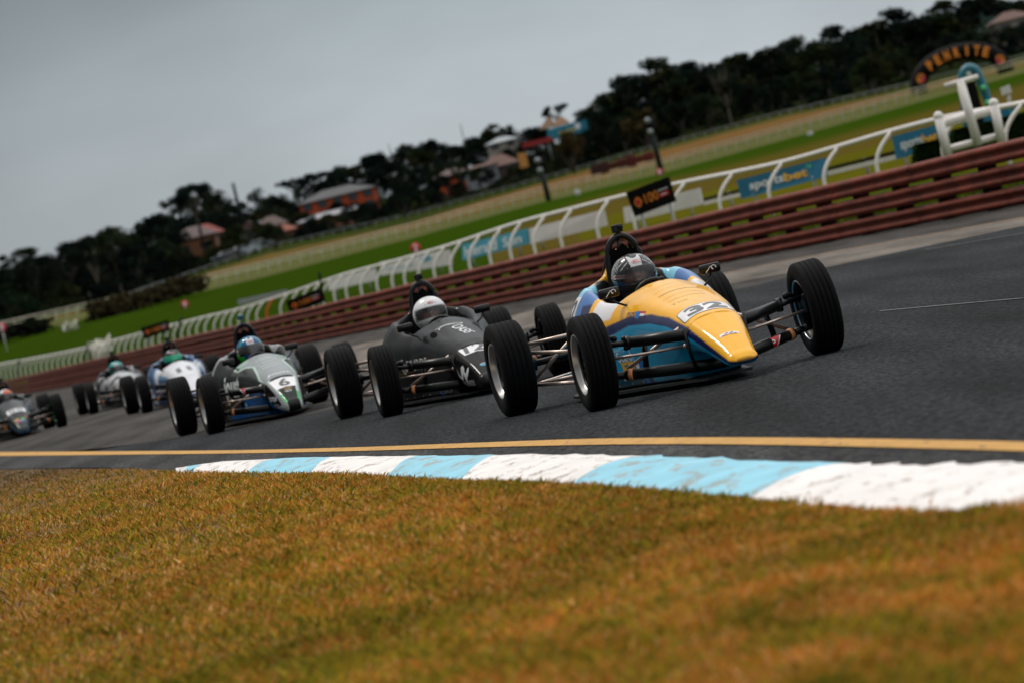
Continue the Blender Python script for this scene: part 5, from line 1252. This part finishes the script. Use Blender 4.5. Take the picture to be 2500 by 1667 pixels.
def hurdle():
    c = at(1512, 412, 440); root = empty('brush_hurdle', c[:]); tag(root, 'dark brown brush hurdle beside the far rail', 'hurdle')
    for k in range(7):
        p = at(1455 + k * 22, 424 - k * 5.4, 440) - c
        MB().box(p + Vector((0, 0, .35)), (.95, .4, .9 + .25*math.sin(k*2.1)), bev=.15).build('panel', mat('brush%d' % k, (.035 + .012*k, .014, .010), rough=1), root)
hurdle()
def far_car(label, x, y, Y, rgb, rz, L=4.4):
    c = at(x, y, Y); g = ground_z(c.x, c.y); root = empty('parked_car', (c.x, c.y, g), rz); tag(root, label, 'car', 'cars parked beyond the racecourse')
    xs = [(-2.2, .5, .75, .8), (-2.1, .3, .9, .85), (-1.3, .25, .95, .88), (-.8, .25, 1.42, .68), (.5, .25, 1.45, .68), (1.1, .25, .98, .86), (2.0, .28, .85, .84), (2.2, .45, .7, .75)]
    V = []; F = []
    for x_, z0, z1, hw_ in xs:
        V += [(x_, -.88, z0), (x_, -.9, min(z1, .85)), (x_, -hw_, z1), (x_, hw_, z1), (x_, .9, min(z1, .85)), (x_, .88, z0)]
    for i in range(len(xs) - 1):
        for j in range(6): F.append((i*6+j, i*6+(j+1) % 6, (i+1)*6+(j+1) % 6, (i+1)*6+j))
    F += [(0, 1, 2, 3, 4, 5), tuple(range((len(xs)-1)*6, len(xs)*6))[::-1]]
    link('body', mesh_from('body', V, F, mat('car_paint', rgb, rough=.3, coat=.6), smooth=False), root)
    for s in (-1, 1): MB().add([(-1.15, s*.885, .95), (.85, s*.885, .95), (.45, s*.72, 1.36), (-.75, s*.72, 1.36)], [(0, 1, 2, 3)], 0, False).build('window', M['glassdark'], root)
    for px_ in (-1.35, 1.35):
        for s in (-1, 1): MB().lathe([(-.1, .001), (-.1, .32), (.1, .32), (.1, .001)], n=16, c=(px_, s*.82, .32)).build('wheel', M['tyre'], root)
far_car('white hatchback parked under the trees beyond the far rail', 600, 640, 585, (.30, .36, .40), .3)
far_car('dark car parked left of the white hatchback', 565, 652, 575, (.02, .03, .04), .3)
far_car('silver car half hidden under the tree right of the white hatchback', 640, 628, 600, (.16, .20, .21), .1)
# ================================================================== HOUSES
def house(label, x0, x1, ybase0, ybase1, wall_h, roof_h, Y, wall, roof, D=9, hip=True, name='house', cat='house', nwin=3, rows=1, group='houses beyond the racecourse', eave=.5, gable=False):
    """x0..x1 photo columns of the front wall, base rows at both ends"""
    a, b = at(x0, ybase0, Y), at(x1, ybase1, Y); z = min(a.z, b.z); W = (Vector((b.x, b.y)) - Vector((a.x, a.y))).length
    c = Vector(((a.x + b.x) / 2, (a.y + b.y) / 2, z)); root = empty(name, c[:]); tag(root, label, cat, group)
    MB().box((0, D/2, wall_h/2 - 1.5), (W, D, wall_h + 3)).build('wall', wall, root)
    w2, e = W/2 + eave, eave; h0, h1 = wall_h - .05, wall_h + roof_h; ins = min(w2 * .75, D * .5) if hip else 0
    if gable:
        V = [(-w2, -e, h0), (w2, -e, h0), (w2, D + e, h0), (-w2, D + e, h0), (0, -e, h1), (0, D + e, h1)]; F = [(0, 1, 4), (1, 2, 5, 4), (2, 3, 5), (3, 0, 4, 5), (3, 2, 1, 0)]
    else:
        V = [(-w2, -e, h0), (w2, -e, h0), (w2, D + e, h0), (-w2, D + e, h0), (-w2 + ins, D/2, h1), (w2 - ins, D/2, h1)]; F = [(0, 1, 5, 4), (1, 2, 5), (2, 3, 4, 5), (3, 0, 4), (3, 2, 1, 0)]
    link('roof', mesh_from('roof', V, F, roof, smooth=False), root)
    for r in range(rows):
        for k in range(nwin):
            x = -W/2 + W*(k + .5)/nwin; zc = wall_h*(r + .55)/rows
            fr = MB().box((x, -.03, zc), (1.5, .08, 1.25)).build('window', R_BRN, root); MB().box((x, -.08, zc), (1.3, .04, 1.05)).build('pane', M['glassdark'], fr)
    return root
BRICK = mat('brick_orange', (.42, .065, .014), rough=.85, var=.2, vscale=1.5); BROWN = mat('wall_brown', (.15, .065, .030), rough=.9, var=.2, vscale=1)
CREAM = mat('wall_cream', (.28, .26, .22), rough=.8, var=.1); R_GREY = mat('roof_grey', (.055, .055, .06), rough=.7, var=.2, vscale=1); R_RED = mat('roof_red', (.20, .030, .018), rough=.8, var=.2, vscale=1)
R_BRN = mat('roof_brown', (.085, .055, .048), rough=.85, var=.2, vscale=1); R_PINK = mat('roof_terracotta', (.11, .055, .042), rough=.85, var=.15); W_BLUE = mat('wall_bluegrey', (.20, .22, .24), rough=.8, var=.1)
house('two-storey orange brick house with a dark grey hipped roof', 742, 925, 551, 505, 3.5, 1.4, 740, BRICK, R_GREY, nwin=5, rows=2)
house('low house with a long white verandah roof in front of the brick house', 735, 905, 576, 533, 2.0, .7, 700, BROWN, mat('roof_white', (.27, .27, .29), rough=.5), D=5, nwin=4)
house('low red-brown house in front of the white verandah roof', 790, 900, 600, 570, 1.6, 1.0, 680, BRICK, R_RED, nwin=2)
house('small terracotta house left of the grey hipped roof', 655, 728, 600, 582, 1.6, 1.1, 690, BROWN, mat('roof_rust', (.20, .055, .025), rough=.85), nwin=1)
house('small house with a bright red roof at left', 458, 545, 606, 584, 1.4, 1.9, 760, R_BRN, R_RED, nwin=2)
house('tan-walled house beneath the red roof', 435, 535, 645, 620, 3.4, 1.8, 700, BROWN, mat('roof_mauve', (.12, .085, .085), rough=.85), nwin=2)
house('cream gabled house with a brown roof right of the red roof', 590, 640, 592, 580, 1.8, 1.5, 760, CREAM, R_BRN, nwin=1, gable=True)
house('long brown-roofed house joined to the cream gable', 630, 700, 576, 560, 1.2, 1.7, 770, CREAM, R_BRN, nwin=2)
house('pale blue-grey house with a terracotta roof under the street light', 1143, 1222, 462, 440, 3.0, 0.4, 720, W_BLUE, R_PINK, nwin=2)
house('low wide terracotta roof beside the pale house', 1180, 1268, 432, 412, 1.2, 1.9, 730, R_BRN, R_PINK, nwin=2)
house('small brick house half hidden by trees in the middle', 1068, 1152, 462, 444, 1.9, 1.0, 740, BRICK, R_BRN, nwin=2)
house('white and grey shed behind the trees left of the billboard', 1192, 1268, 372, 354, 1.4, .9, 850, CREAM, mat('roof_pale', (.26, .29, .31), rough=.5), nwin=2)
house('grey-roofed house in the dark trees at far left', 175, 250, 655, 640, 1.6, 2.6, 640, BROWN, R_GREY, nwin=1)
house('pale shed with a grey roof among the dark trees at right', 1965, 2008, 206, 196, 1.2, 1.2, 640, W_BLUE, mat('roof_dull', (.16, .17, .17), rough=.8), nwin=1)
house('mint green building in the top right corner trees', 2398, 2440, 55, 45, 2.4, .8, 640, mat('wall_mint', (.22, .40, .34), rough=.8), R_GREY, nwin=1)
house('pale pinkish building at the top right edge', 2440, 2530, 100, 80, 2.6, 1.2, 620, CREAM, R_PINK, nwin=2)
# billboard, yellow sign, canopy
bb_ = at(1375, 345, 640); bl = empty('billboard', bb_[:]); tag(bl, 'teal billboard with yellow print above the roofs, left of the big dark tree', 'billboard')
q = [at(x, y, 640) - bb_ for x, y in ((1338, 345), (1440, 318), (1436, 290), (1335, 318))]; dv = Vector((0, .4, 0))
MB().add(q + [v_ + dv for v_ in q], [(0, 1, 2, 3), (7, 6, 5, 4), (0, 4, 5, 1), (1, 5, 6, 2), (2, 6, 7, 3), (3, 7, 4, 0)], 0, False).build('panel', mat('billboard_teal', (.01, .20, .30), rough=.6), bl)
u_ = (q[1] - q[0]).normalized(); v_ = Vector((0, 0, 1))
flat_sign('lettering', text_box('sun', 2.2, .55, .03), (q[0] + q[2]) / 2 + Vector((-.3, -.03, -.2)), u_, v_, mat('yellow_print', (.7, .55, .10)), bl, lift=.02)
flat_sign('lettering', ell2d(.9, .9), (q[0] + q[2]) / 2 + Vector((1.4, -.03, .2)), u_, v_, M['pale'], bl, lift=.02)
MB().tube([q[0] + dv*.5, q[0] + dv*.5 - Vector((0, 0, 3))], .12, n=6).tube([q[1] + dv*.5, q[1] + dv*.5 - Vector((0, 0, 3))], .12, n=6).build('leg', M['galv'], bl)
pk = at(1350, 312, 660); pc = empty('canopy', pk[:]); tag(pc, 'peach-coloured peaked canopy roof on top of the teal billboard building', 'canopy')
for k, xx in enumerate((1338, 1368)):
    c0, c1, c2 = [at(x, y, 660 + k * 3) - pk for x, y in ((xx - 22, 318 - k*6), (xx, 284 - k * 2), (xx + 24, 306 - k*6))]
    d = Vector((0, 3, 0)); MB().add([c0, c1, c2, c0 + d, c1 + d, c2 + d], [(0, 2, 1), (3, 4, 5), (0, 1, 4, 3), (1, 2, 5, 4), (0, 3, 5, 2)], 0, False).build('peak', mat('peach', (.62, .40, .27), rough=.7), pc)
o = MB().box((0, 0, 0), (4.4, .3, .7)).build('awning', mat('awning_red', (.30, .018, .018), rough=.7), None, at(1312, 348, 640)[:]); tag(o, 'long red awning band below the teal billboard', 'awning')
o = MB().box((0, 0, 0), (1.15, .4, 2.0)).build('advertising_sign', mat('yellow_sign', (.55, .25, .05), rough=.5), None, at(1277, 392, 610)[:]); tag(o, 'bright orange-yellow upright sign beside the terracotta roof', 'sign')
# hedgerow and bushes edging the far straight at left
def bush_row(label, x0, x1, y0, y1, Y0, Y1, h, rgb, n=3500):
    a, b = at(x0, y0, Y0), at(x1, y1, Y1); root = empty('hedgerow', ((a + b) / 2)[:]); tag(root, label, 'hedgerow'); c = root.location.copy(); vs = []; fs = []; cl = []; r = random.Random(n)
    for i in range(n):
        f = r.random(); p = a.lerp(b, f) + Vector((r.gauss(0, .4), r.uniform(-1.5, 1.5), h * r.random() ** .8 * (.7 + .5 * noise.noise(Vector((f * 14, 0, 0)))))) - c
        q = Vector((r.gauss(0, 1), r.gauss(0, 1), r.gauss(0, 1))).normalized(); s2 = q.orthogonal().normalized(); k = .22; m_ = len(vs)
        vs += [p - q*k - s2*k*.6, p + q*k - s2*k*.6, p + q*k + s2*k*.6, p - q*k + s2*k*.6]; fs.append((m_, m_+1, m_+2, m_+3)); v = .6 + .8*r.random(); cl += [[ch * v for ch in rgb]] * 4
    link('foliage', mesh_from('foliage', vs, fs, M['leaf'], cols=cl), root)
bush_row('rough brown and olive hedgerow along the far straight at left', 235, 490, 783, 708, 378, 386, 1.7, (.034, .028, .014))
bush_row('low black-green hedge at the far left edge of the field', -60, 105, 842, 808, 372, 376, 1.2, (.010, .012, .008), 2500)
# ================================================================== TREES
def tree_meshes(kind, seed):
    r = random.Random(seed); nr = np.random.RandomState(seed)
    tb = MB(); clumps = []
    if kind == 'round':      # dense round crown on a short trunk
        tb.tube([(0, 0, -.05), (.01, 0, .2), (0, .01, .5)], [.035, .028, .015], n=7)
        for i in range(5):
            a = r.random()*6.28; tb.tube([(0, 0, .22), (.12*math.cos(a), .12*math.sin(a), .42), (.25*math.cos(a), .25*math.sin(a), .62)], [.016, .012, .005], n=5)
        for i in range(34):
            a = r.random()*6.28; el = r.uniform(-.3, 1.5); k = r.uniform(.55, 1.0)
            clumps.append((.36*k*math.cos(a)*math.cos(el), .36*k*math.sin(a)*math.cos(el), .55 + .36*k*math.sin(el), r.uniform(.09, .15)))
    elif kind == 'tall':     # tall dense, ragged pointed top
        tb.tube([(0, 0, -.05), (0, 0, .9)], [.03, .006], n=7)
        for i in range(46):
            z = r.uniform(.12, .97); w_ = .24 * (1 - z) ** .6 * (1.15 if z > .25 else .9) + .02; a = r.random()*6.28; k = r.uniform(.4, 1)
            clumps.append((w_*k*math.cos(a), w_*k*math.sin(a), z, r.uniform(.05, .10)))
    elif kind == 'gum':      # open crown, visible limbs, gaps
        tb.tube([(0, 0, -.05), (.02, 0, .25), (-.01, 0, .45), (.03, .0, .62)], [.030, .024, .018, .010], n=7)
        tips = []
        for i in range(11):
            a = r.random()*6.28; z0 = r.uniform(.25, .55); L = r.uniform(.18, .36); z1 = z0 + r.uniform(.2, .42)
            tip = (L*math.cos(a), L*math.sin(a), min(.95, z1)); tb.tube([(0, 0, z0), (tip[0]*.45, tip[1]*.45, z0 + (tip[2]-z0)*.6), tip], [.013, .009, .004], n=5); tips.append(tip)
        for tp in tips:
            for q in range(3): clumps.append((tp[0] + r.gauss(0, .06), tp[1] + r.gauss(0, .06), tp[2] + r.gauss(0, .035), r.uniform(.06, .105)))
    elif kind == 'low':      # wide low crown down to the grass
        tb.tube([(0, 0, -.05), (0, 0, .4)], [.04, .02], n=7)
        for i in range(34):
            a = r.random()*6.28; k = r.random() ** .5; z = r.uniform(.12, .9) * (1 - .5*k*k)
            clumps.append((.55*k*math.cos(a), .55*k*math.sin(a), z, r.uniform(.10, .17)))
    n_per = {'round': 95, 'tall': 75, 'gum': 105, 'low': 95}[kind]; sz = {'round': .024, 'tall': .020, 'gum': .018, 'low': .026}[kind]
    vs = []; cl = []
    for cx, cy, cz, cr_ in clumps:
        tint = r.uniform(.55, 1.5); hue = r.uniform(-1, 1)
        for j in range(n_per):
            d = nr.randn(3); d /= np.linalg.norm(d); rad = cr_ * nr.rand() ** .45; p = np.array([cx, cy, cz]) + d * rad * [1, 1, .75]
            q = nr.randn(3); q /= np.linalg.norm(q); s2 = np.cross(q, nr.randn(3)); s2 /= np.linalg.norm(s2); k = sz * (.6 + .8*nr.rand())
            vs += [p - q*k, p + s2*k*.55, p + q*k, p - s2*k*.55]
            v = tint * (.7 + .6*nr.rand()); cl += [(.0120*v*(1 + .35*hue), .0185*v, .0140*v)] * 4
    vs = np.array(vs); fs = [(4*i, 4*i+1, 4*i+2, 4*i+3) for i in range(len(vs)//4)]
    crown = mesh_from('crown', vs, fs, M['leaf'], cols=cl, smooth=False)
    return tb.mesh('trunk', M['bark']), crown
TREE = {k: [tree_meshes(k, s + i*7) for i in range(3)] for k, s in (('round', 3), ('tall', 11), ('gum', 29), ('low', 41))}
def retint(me, f):
    m2 = me.copy(); a = m2.color_attributes['Col']; buf = np.empty(len(m2.vertices)*4, np.float32); a.data.foreach_get('color', buf); buf = buf.reshape(-1, 4); buf[:, :3] *= f; a.data.foreach_set('color', buf.ravel()); return m2
TREE['brown'] = [(t, retint(c, (3.4, 2.0, 1.1))) for t, c in TREE['round']]
TREE['olive'] = [(t, retint(c, (2.1, 1.7, .9))) for t, c in TREE['round']]
for k in ('round', 'tall', 'gum', 'low'):
    TREE[k] = TREE[k] + [(t, retint(c, f)) for (t, c), f in zip(TREE[k], ((1.7, 1.8, 1.2), (2.0, 1.7, 1.0), (.55, .65, .75)))]
TREE['bare'] = []
for s in (5, 6):
    r = random.Random(s); mb = MB(); mb.tube([(0, 0, -.05), (.02, 0, .3), (.01, 0, .5)], [.022, .016, .010], n=6)
    for i in range(9):
        a = r.random()*6.28; z0 = r.uniform(.28, .5); L = r.uniform(.1, .26); mb.tube([(0, 0, z0), (L*.5*math.cos(a), L*.5*math.sin(a), z0 + .2), (L*math.cos(a), L*math.sin(a), r.uniform(.75, 1.0))], [.010, .007, .003], n=5)
    TREE['bare'].append((mb.mesh('trunk', M['barkpale']), retint(TREE['gum'][s % 3][1], (1.6, 1.3, 1.2))))
ORD = 'first second third fourth fifth sixth seventh eighth ninth tenth eleventh twelfth thirteenth fourteenth fifteenth sixteenth seventeenth eighteenth nineteenth twentieth'.split()
TENS = {20: 'twenty', 30: 'thirty', 40: 'forty', 50: 'fifty', 60: 'sixty', 70: 'seventy', 80: 'eighty', 90: 'ninety'}
def ordw(n):
    if n <= 20: return ORD[n - 1]
    t, u = n // 10 * 10, n % 10
    return (TENS[t] + '-' + ORD[u - 1]) if u else TENS[t][:-1] + 'ieth'
LOOK = {'round': 'round dark tree', 'tall': 'tall ragged dark tree', 'gum': 'open-crowned gum tree', 'low': 'wide low dark tree', 'brown': 'brownish round tree', 'olive': 'olive round tree', 'bare': 'pale-trunked thin tree'}
ZONES = [(0, 'beyond the left edge'), (430, 'in the far-left wood'), (720, 'around the red-roofed house'), (940, 'around the orange brick house'), (1270, 'among the terracotta roofs'), (1480, 'around the teal billboard'), (1750, 'behind the right dark mast'), (1960, 'near the pale bare gum'), (2200, 'behind the large olive tree'), (2500, 'behind the inflatable arch'), (1e9, 'beyond the right edge')]
def zone(X): return next(z for lim, z in ZONES if X < lim)
TL = []   # (kind, photo column, base row or None, top row, width/height, Y, optional label)
def T(kind, x, ytop, ybase=None, wf=1.0, Y=600, lab=None): TL.append((kind, x, ybase, ytop, wf, Y, lab))
# front row, whole trees seen down to the grass (photo columns in the 2352-wide reading)
T('brown', 1468, 252, 366, 1.25, 575, 'large brownish round tree beside the right dark mast')
T('round', 1372, 258, 362, .95, 580, 'big dense dark tree just right of the teal billboard')
T('gum', 1270, 236, 318, .8, 700, 'palm-like open tree standing up behind the peach canopy')
T('brown', 1296, 300, 428, .75, 560, 'small brown tree with a bare lower trunk right of the left mast')
T('bare', 1652, 165, 292, .8, 566, 'pale bare-trunked gum against the dark wood')
T('olive', 1985, 128, 246, 1.15, 540, 'large round olive tree in front of the dark wood at right')
T('low', 1880, 192, 265, .95, 545, 'low round tree left of the large olive one')
T('low', 2215, 165, 215, .9, 548, 'dark low tree framed inside the inflatable arch')
T('round', 915, 425, 518, .9, 585, 'dark tree right of the brick house reaching the grass')
T('round', 620, 512, 592, .95, 560, 'dark round tree over the parked silver car')
T('round', 530, 515, 612, .85, 545, 'dark oval tree below the cream gable')
T('low', 700, 490, 560, 1.0, 600, 'bushy dark tree below the brick house')
T('low', 800, 470, 545, 1.1, 600, 'low dark tree under the white verandah roof')
T('round', 1010, 400, 490, .9, 600, 'dark tree left of the pale blue-grey house')
T('gum', 430, 415, 560, .95, 700, 'tallest open-crowned gum over the red roof')
T('low', 1200, 385, 435, 1.1, 610, 'shadowy low tree below the orange-yellow sign')
T('gum', 250, 545, 668, .8, 530); T('low', 330, 560, 655, 1.1, 540); T('round', 60, 590, 745, 1.0, 505); T('gum', 150, 580, 715, .9, 515); T('bare', 205, 575, 690, .8, 520)
T('low', 20, 625, 758, 1.1, 505); T('low', 105, 620, 738, 1.2, 510); T('low', 190, 615, 712, 1.1, 516); T('low', 262, 600, 690, 1.2, 524); T('round', 300, 555, 672, 1.0, 530); T('low', 400, 580, 645, 1.0, 560); T('low', 450, 590, 640, .9, 560)
T('round', 2320, 60, 118, 1.2, 600, 'rounded dark tree in front of the pinkish building at the right edge')
for x in range(-330, -20, 34): T('round' if x % 4 else 'low', x, 652 - x * .27, 770 - x * .26, 1.2, 540)
for x in range(2420, 2700, 34): T('tall' if x % 4 else 'round', x, -8 - (x - 2400) * .25, 140 - (x - 2400) * .25, 1.3, 640)
# back row following the skyline
SKY = [(-20, 640, 'low'), (0, 622, 'round'), (30, 583, 'gum'), (62, 576, 'tall'), (95, 590, 'round'), (130, 560, 'gum'), (165, 553, 'round'), (200, 545, 'round'), (235, 527, 'round'), (262, 520, 'gum'), (292, 540, 'tall'), (322, 505, 'gum'), (345, 495, 'round'), (372, 505, 'round'),
       (400, 440, 'gum'), (455, 428, 'gum'), (490, 452, 'round'), (515, 450, 'gum'), (545, 478, 'tall'), (595, 437, 'gum'), (622, 452, 'gum'), (648, 470, 'low'), (672, 405, 'gum'), (700, 400, 'gum'), (735, 402, 'tall'), (760, 395, 'round'), (785, 383, 'round'), (812, 388, 'tall'), (838, 360, 'gum'), (862, 355, 'round'), (885, 372, 'round'),
       (912, 350, 'tall'), (935, 333, 'gum'), (960, 345, 'round'), (985, 325, 'round'), (1012, 318, 'gum'), (1040, 335, 'round'), (1075, 320, 'round'), (1105, 316, 'round'), (1140, 297, 'gum'), (1168, 303, 'round'), (1200, 284, 'gum'), (1228, 292, 'round'), (1330, 290, 'tall'), (1352, 268, 'tall'), (1385, 232, 'tall'), (1405, 215, 'tall'),
       (1430, 195, 'tall'), (1452, 185, 'round'), (1480, 160, 'gum'), (1500, 155, 'tall'), (1522, 172, 'tall'), (1545, 172, 'round'), (1572, 165, 'tall'), (1600, 160, 'round'), (1628, 150, 'tall'), (1655, 148, 'round'), (1685, 138, 'tall'), (1712, 140, 'tall'), (1740, 128, 'round'), (1765, 122, 'tall'),
       (1795, 118, 'round'), (1822, 108, 'tall'), (1850, 110, 'round'), (1875, 98, 'tall'), (1905, 82, 'tall'), (1930, 92, 'round'), (1952, 75, 'round'), (1980, 85, 'tall'), (2005, 62, 'tall'), (2030, 66, 'tall'), (2055, 40, 'tall'), (2082, 45, 'round'), (2108, 42, 'tall'), (2135, 40, 'round'), (2162, 14, 'tall'), (2190, 30, 'tall'),
       (2215, 12, 'gum'), (2245, -5, 'round'), (2275, 8, 'gum'), (2305, 22, 'tall'), (2335, 12, 'round'), (2365, 6, 'tall'), (2400, -10, 'round')]
T('round', 2352, 52, 120, 1.2, 600)
for i, (x, yt, k) in enumerate(SKY):
    if k == 'gum' and x < 1330 and x not in (400, 672, 1140, 30): k = ('round', 'low')[i % 2]
    dep = (620 if x < 380 else 900 if x < 1330 else 640) + (i % 3) * 22
    vis = 70 if x < 1330 else 150
    if x > 1330: yt -= 9
    else: yt -= 4
    T(k, x, yt, yt + (115 if x < 380 else 95 if x < 1330 else 170), {'tall': 1.5, 'round': 1.0, 'gum': 1.0, 'low': 1.1}[k] * (1.15 if x < 1330 else 1.1), dep)
# middle rows that close the wood
rr_ = random.Random(3)
for x in range(1345, 2400, 34):
    sky = np.interp(x, [s[0] for s in SKY], [s[1] for s in SKY]); b = np.interp(sc(x), [t[0] for t in TB], [t[1] for t in TB]) / 1.063
    T(rr_.choice(['round', 'tall', 'low', 'round']), x + rr_.uniform(-8, 8), sky + (b - sky) * .38, b + 2, 1.05, 585 + rr_.uniform(-8, 10))
for x in range(-10, 400, 30):
    sky = np.interp(x, [s[0] for s in SKY], [s[1] for s in SKY]); b = np.interp(sc(x), [t[0] for t in TB], [t[1] for t in TB]) / 1.063
    T(rr_.choice(['round', 'low']), x + rr_.uniform(-6, 6), sky + (b - sky) * .34, b, 1.1, 560 + rr_.uniform(-8, 10))
for x in range(400, 1330, 38):
    sky = np.interp(x, [s[0] for s in SKY], [s[1] for s in SKY]); T(rr_.choice(['round', 'low', 'low']), x, sky + 40, sky + 115, 1.2, 830)
for x in range(395, 1340, 26):
    b = np.interp(sc(x), [t[0] for t in TB], [t[1] for t in TB]) / 1.063; hgt_ = rr_.uniform(32, 60)
    if 1070 < x < 1160 or 640 < x < 690: hgt_ = 18
    T(rr_.choice(['round', 'low', 'low', 'olive']), x + rr_.uniform(-7, 7), b - hgt_, b + 1, rr_.uniform(1.0, 1.5), np.interp(sc(x), [t[0] for t in TB], [t[2] for t in TB]) + rr_.uniform(0, 30))
for x in range(405, 1330, 31):
    b = np.interp(sc(x), [t[0] for t in TB], [t[1] for t in TB]) / 1.063; sky = np.interp(x, [s[0] for s in SKY], [s[1] for s in SKY])
    if rr_.random() < .55: T(rr_.choice(['round', 'low', 'gum']), x + rr_.uniform(-9, 9), b - rr_.uniform(58, 80), b - 22, rr_.uniform(.9, 1.3), 690 + rr_.uniform(-15, 20))
for x, yt, yb in ((560, 600, 640), (480, 560, 600), (740, 520, 548), (858, 450, 500), (962, 420, 470), (1060, 425, 455), (655, 560, 590), (1150, 400, 440)): T('low', x, yt, yb, 1.3, 620)
ents = []
for i, (k, x, yb, yt, wf, Y, lab) in enumerate(TL):
    X = sc(x); top_ = at(X, sc(yt), Y); bot = at(X + (sc(yb) - sc(yt)) * math.tan(ROLL), sc(yb), Y); h = max(1.5, top_.z - bot.z)
    ents.append([k, top_.x, Y, bot.z, h, wf, lab, X, i])
ents.sort(key=lambda e: e[7])
cnts = {}; tot = {}
for e in ents:
    if not e[6]: tot[e[0]] = tot.get(e[0], 0) + 1
for k, x, Y, z, h, wf, lab, X, i in ents:
    ms = TREE[k][i % len(TREE[k])]; root = empty('tree', (x, Y, z), random.Random(i).random() * 6.28)
    if not lab:
        zn = zone(X); cnts[k, zn] = cnts.get((k, zn), 0) + 1; lab = '%s %s, %s of its kind from left' % (LOOK[k], zn, ordw(cnts[k, zn]))
    tag(root, lab, 'tree', 'trees beyond the racecourse'); root.scale = (h * wf, h * wf, h / .95)
    link('trunk', ms[0], root); link('crown', ms[1], root)
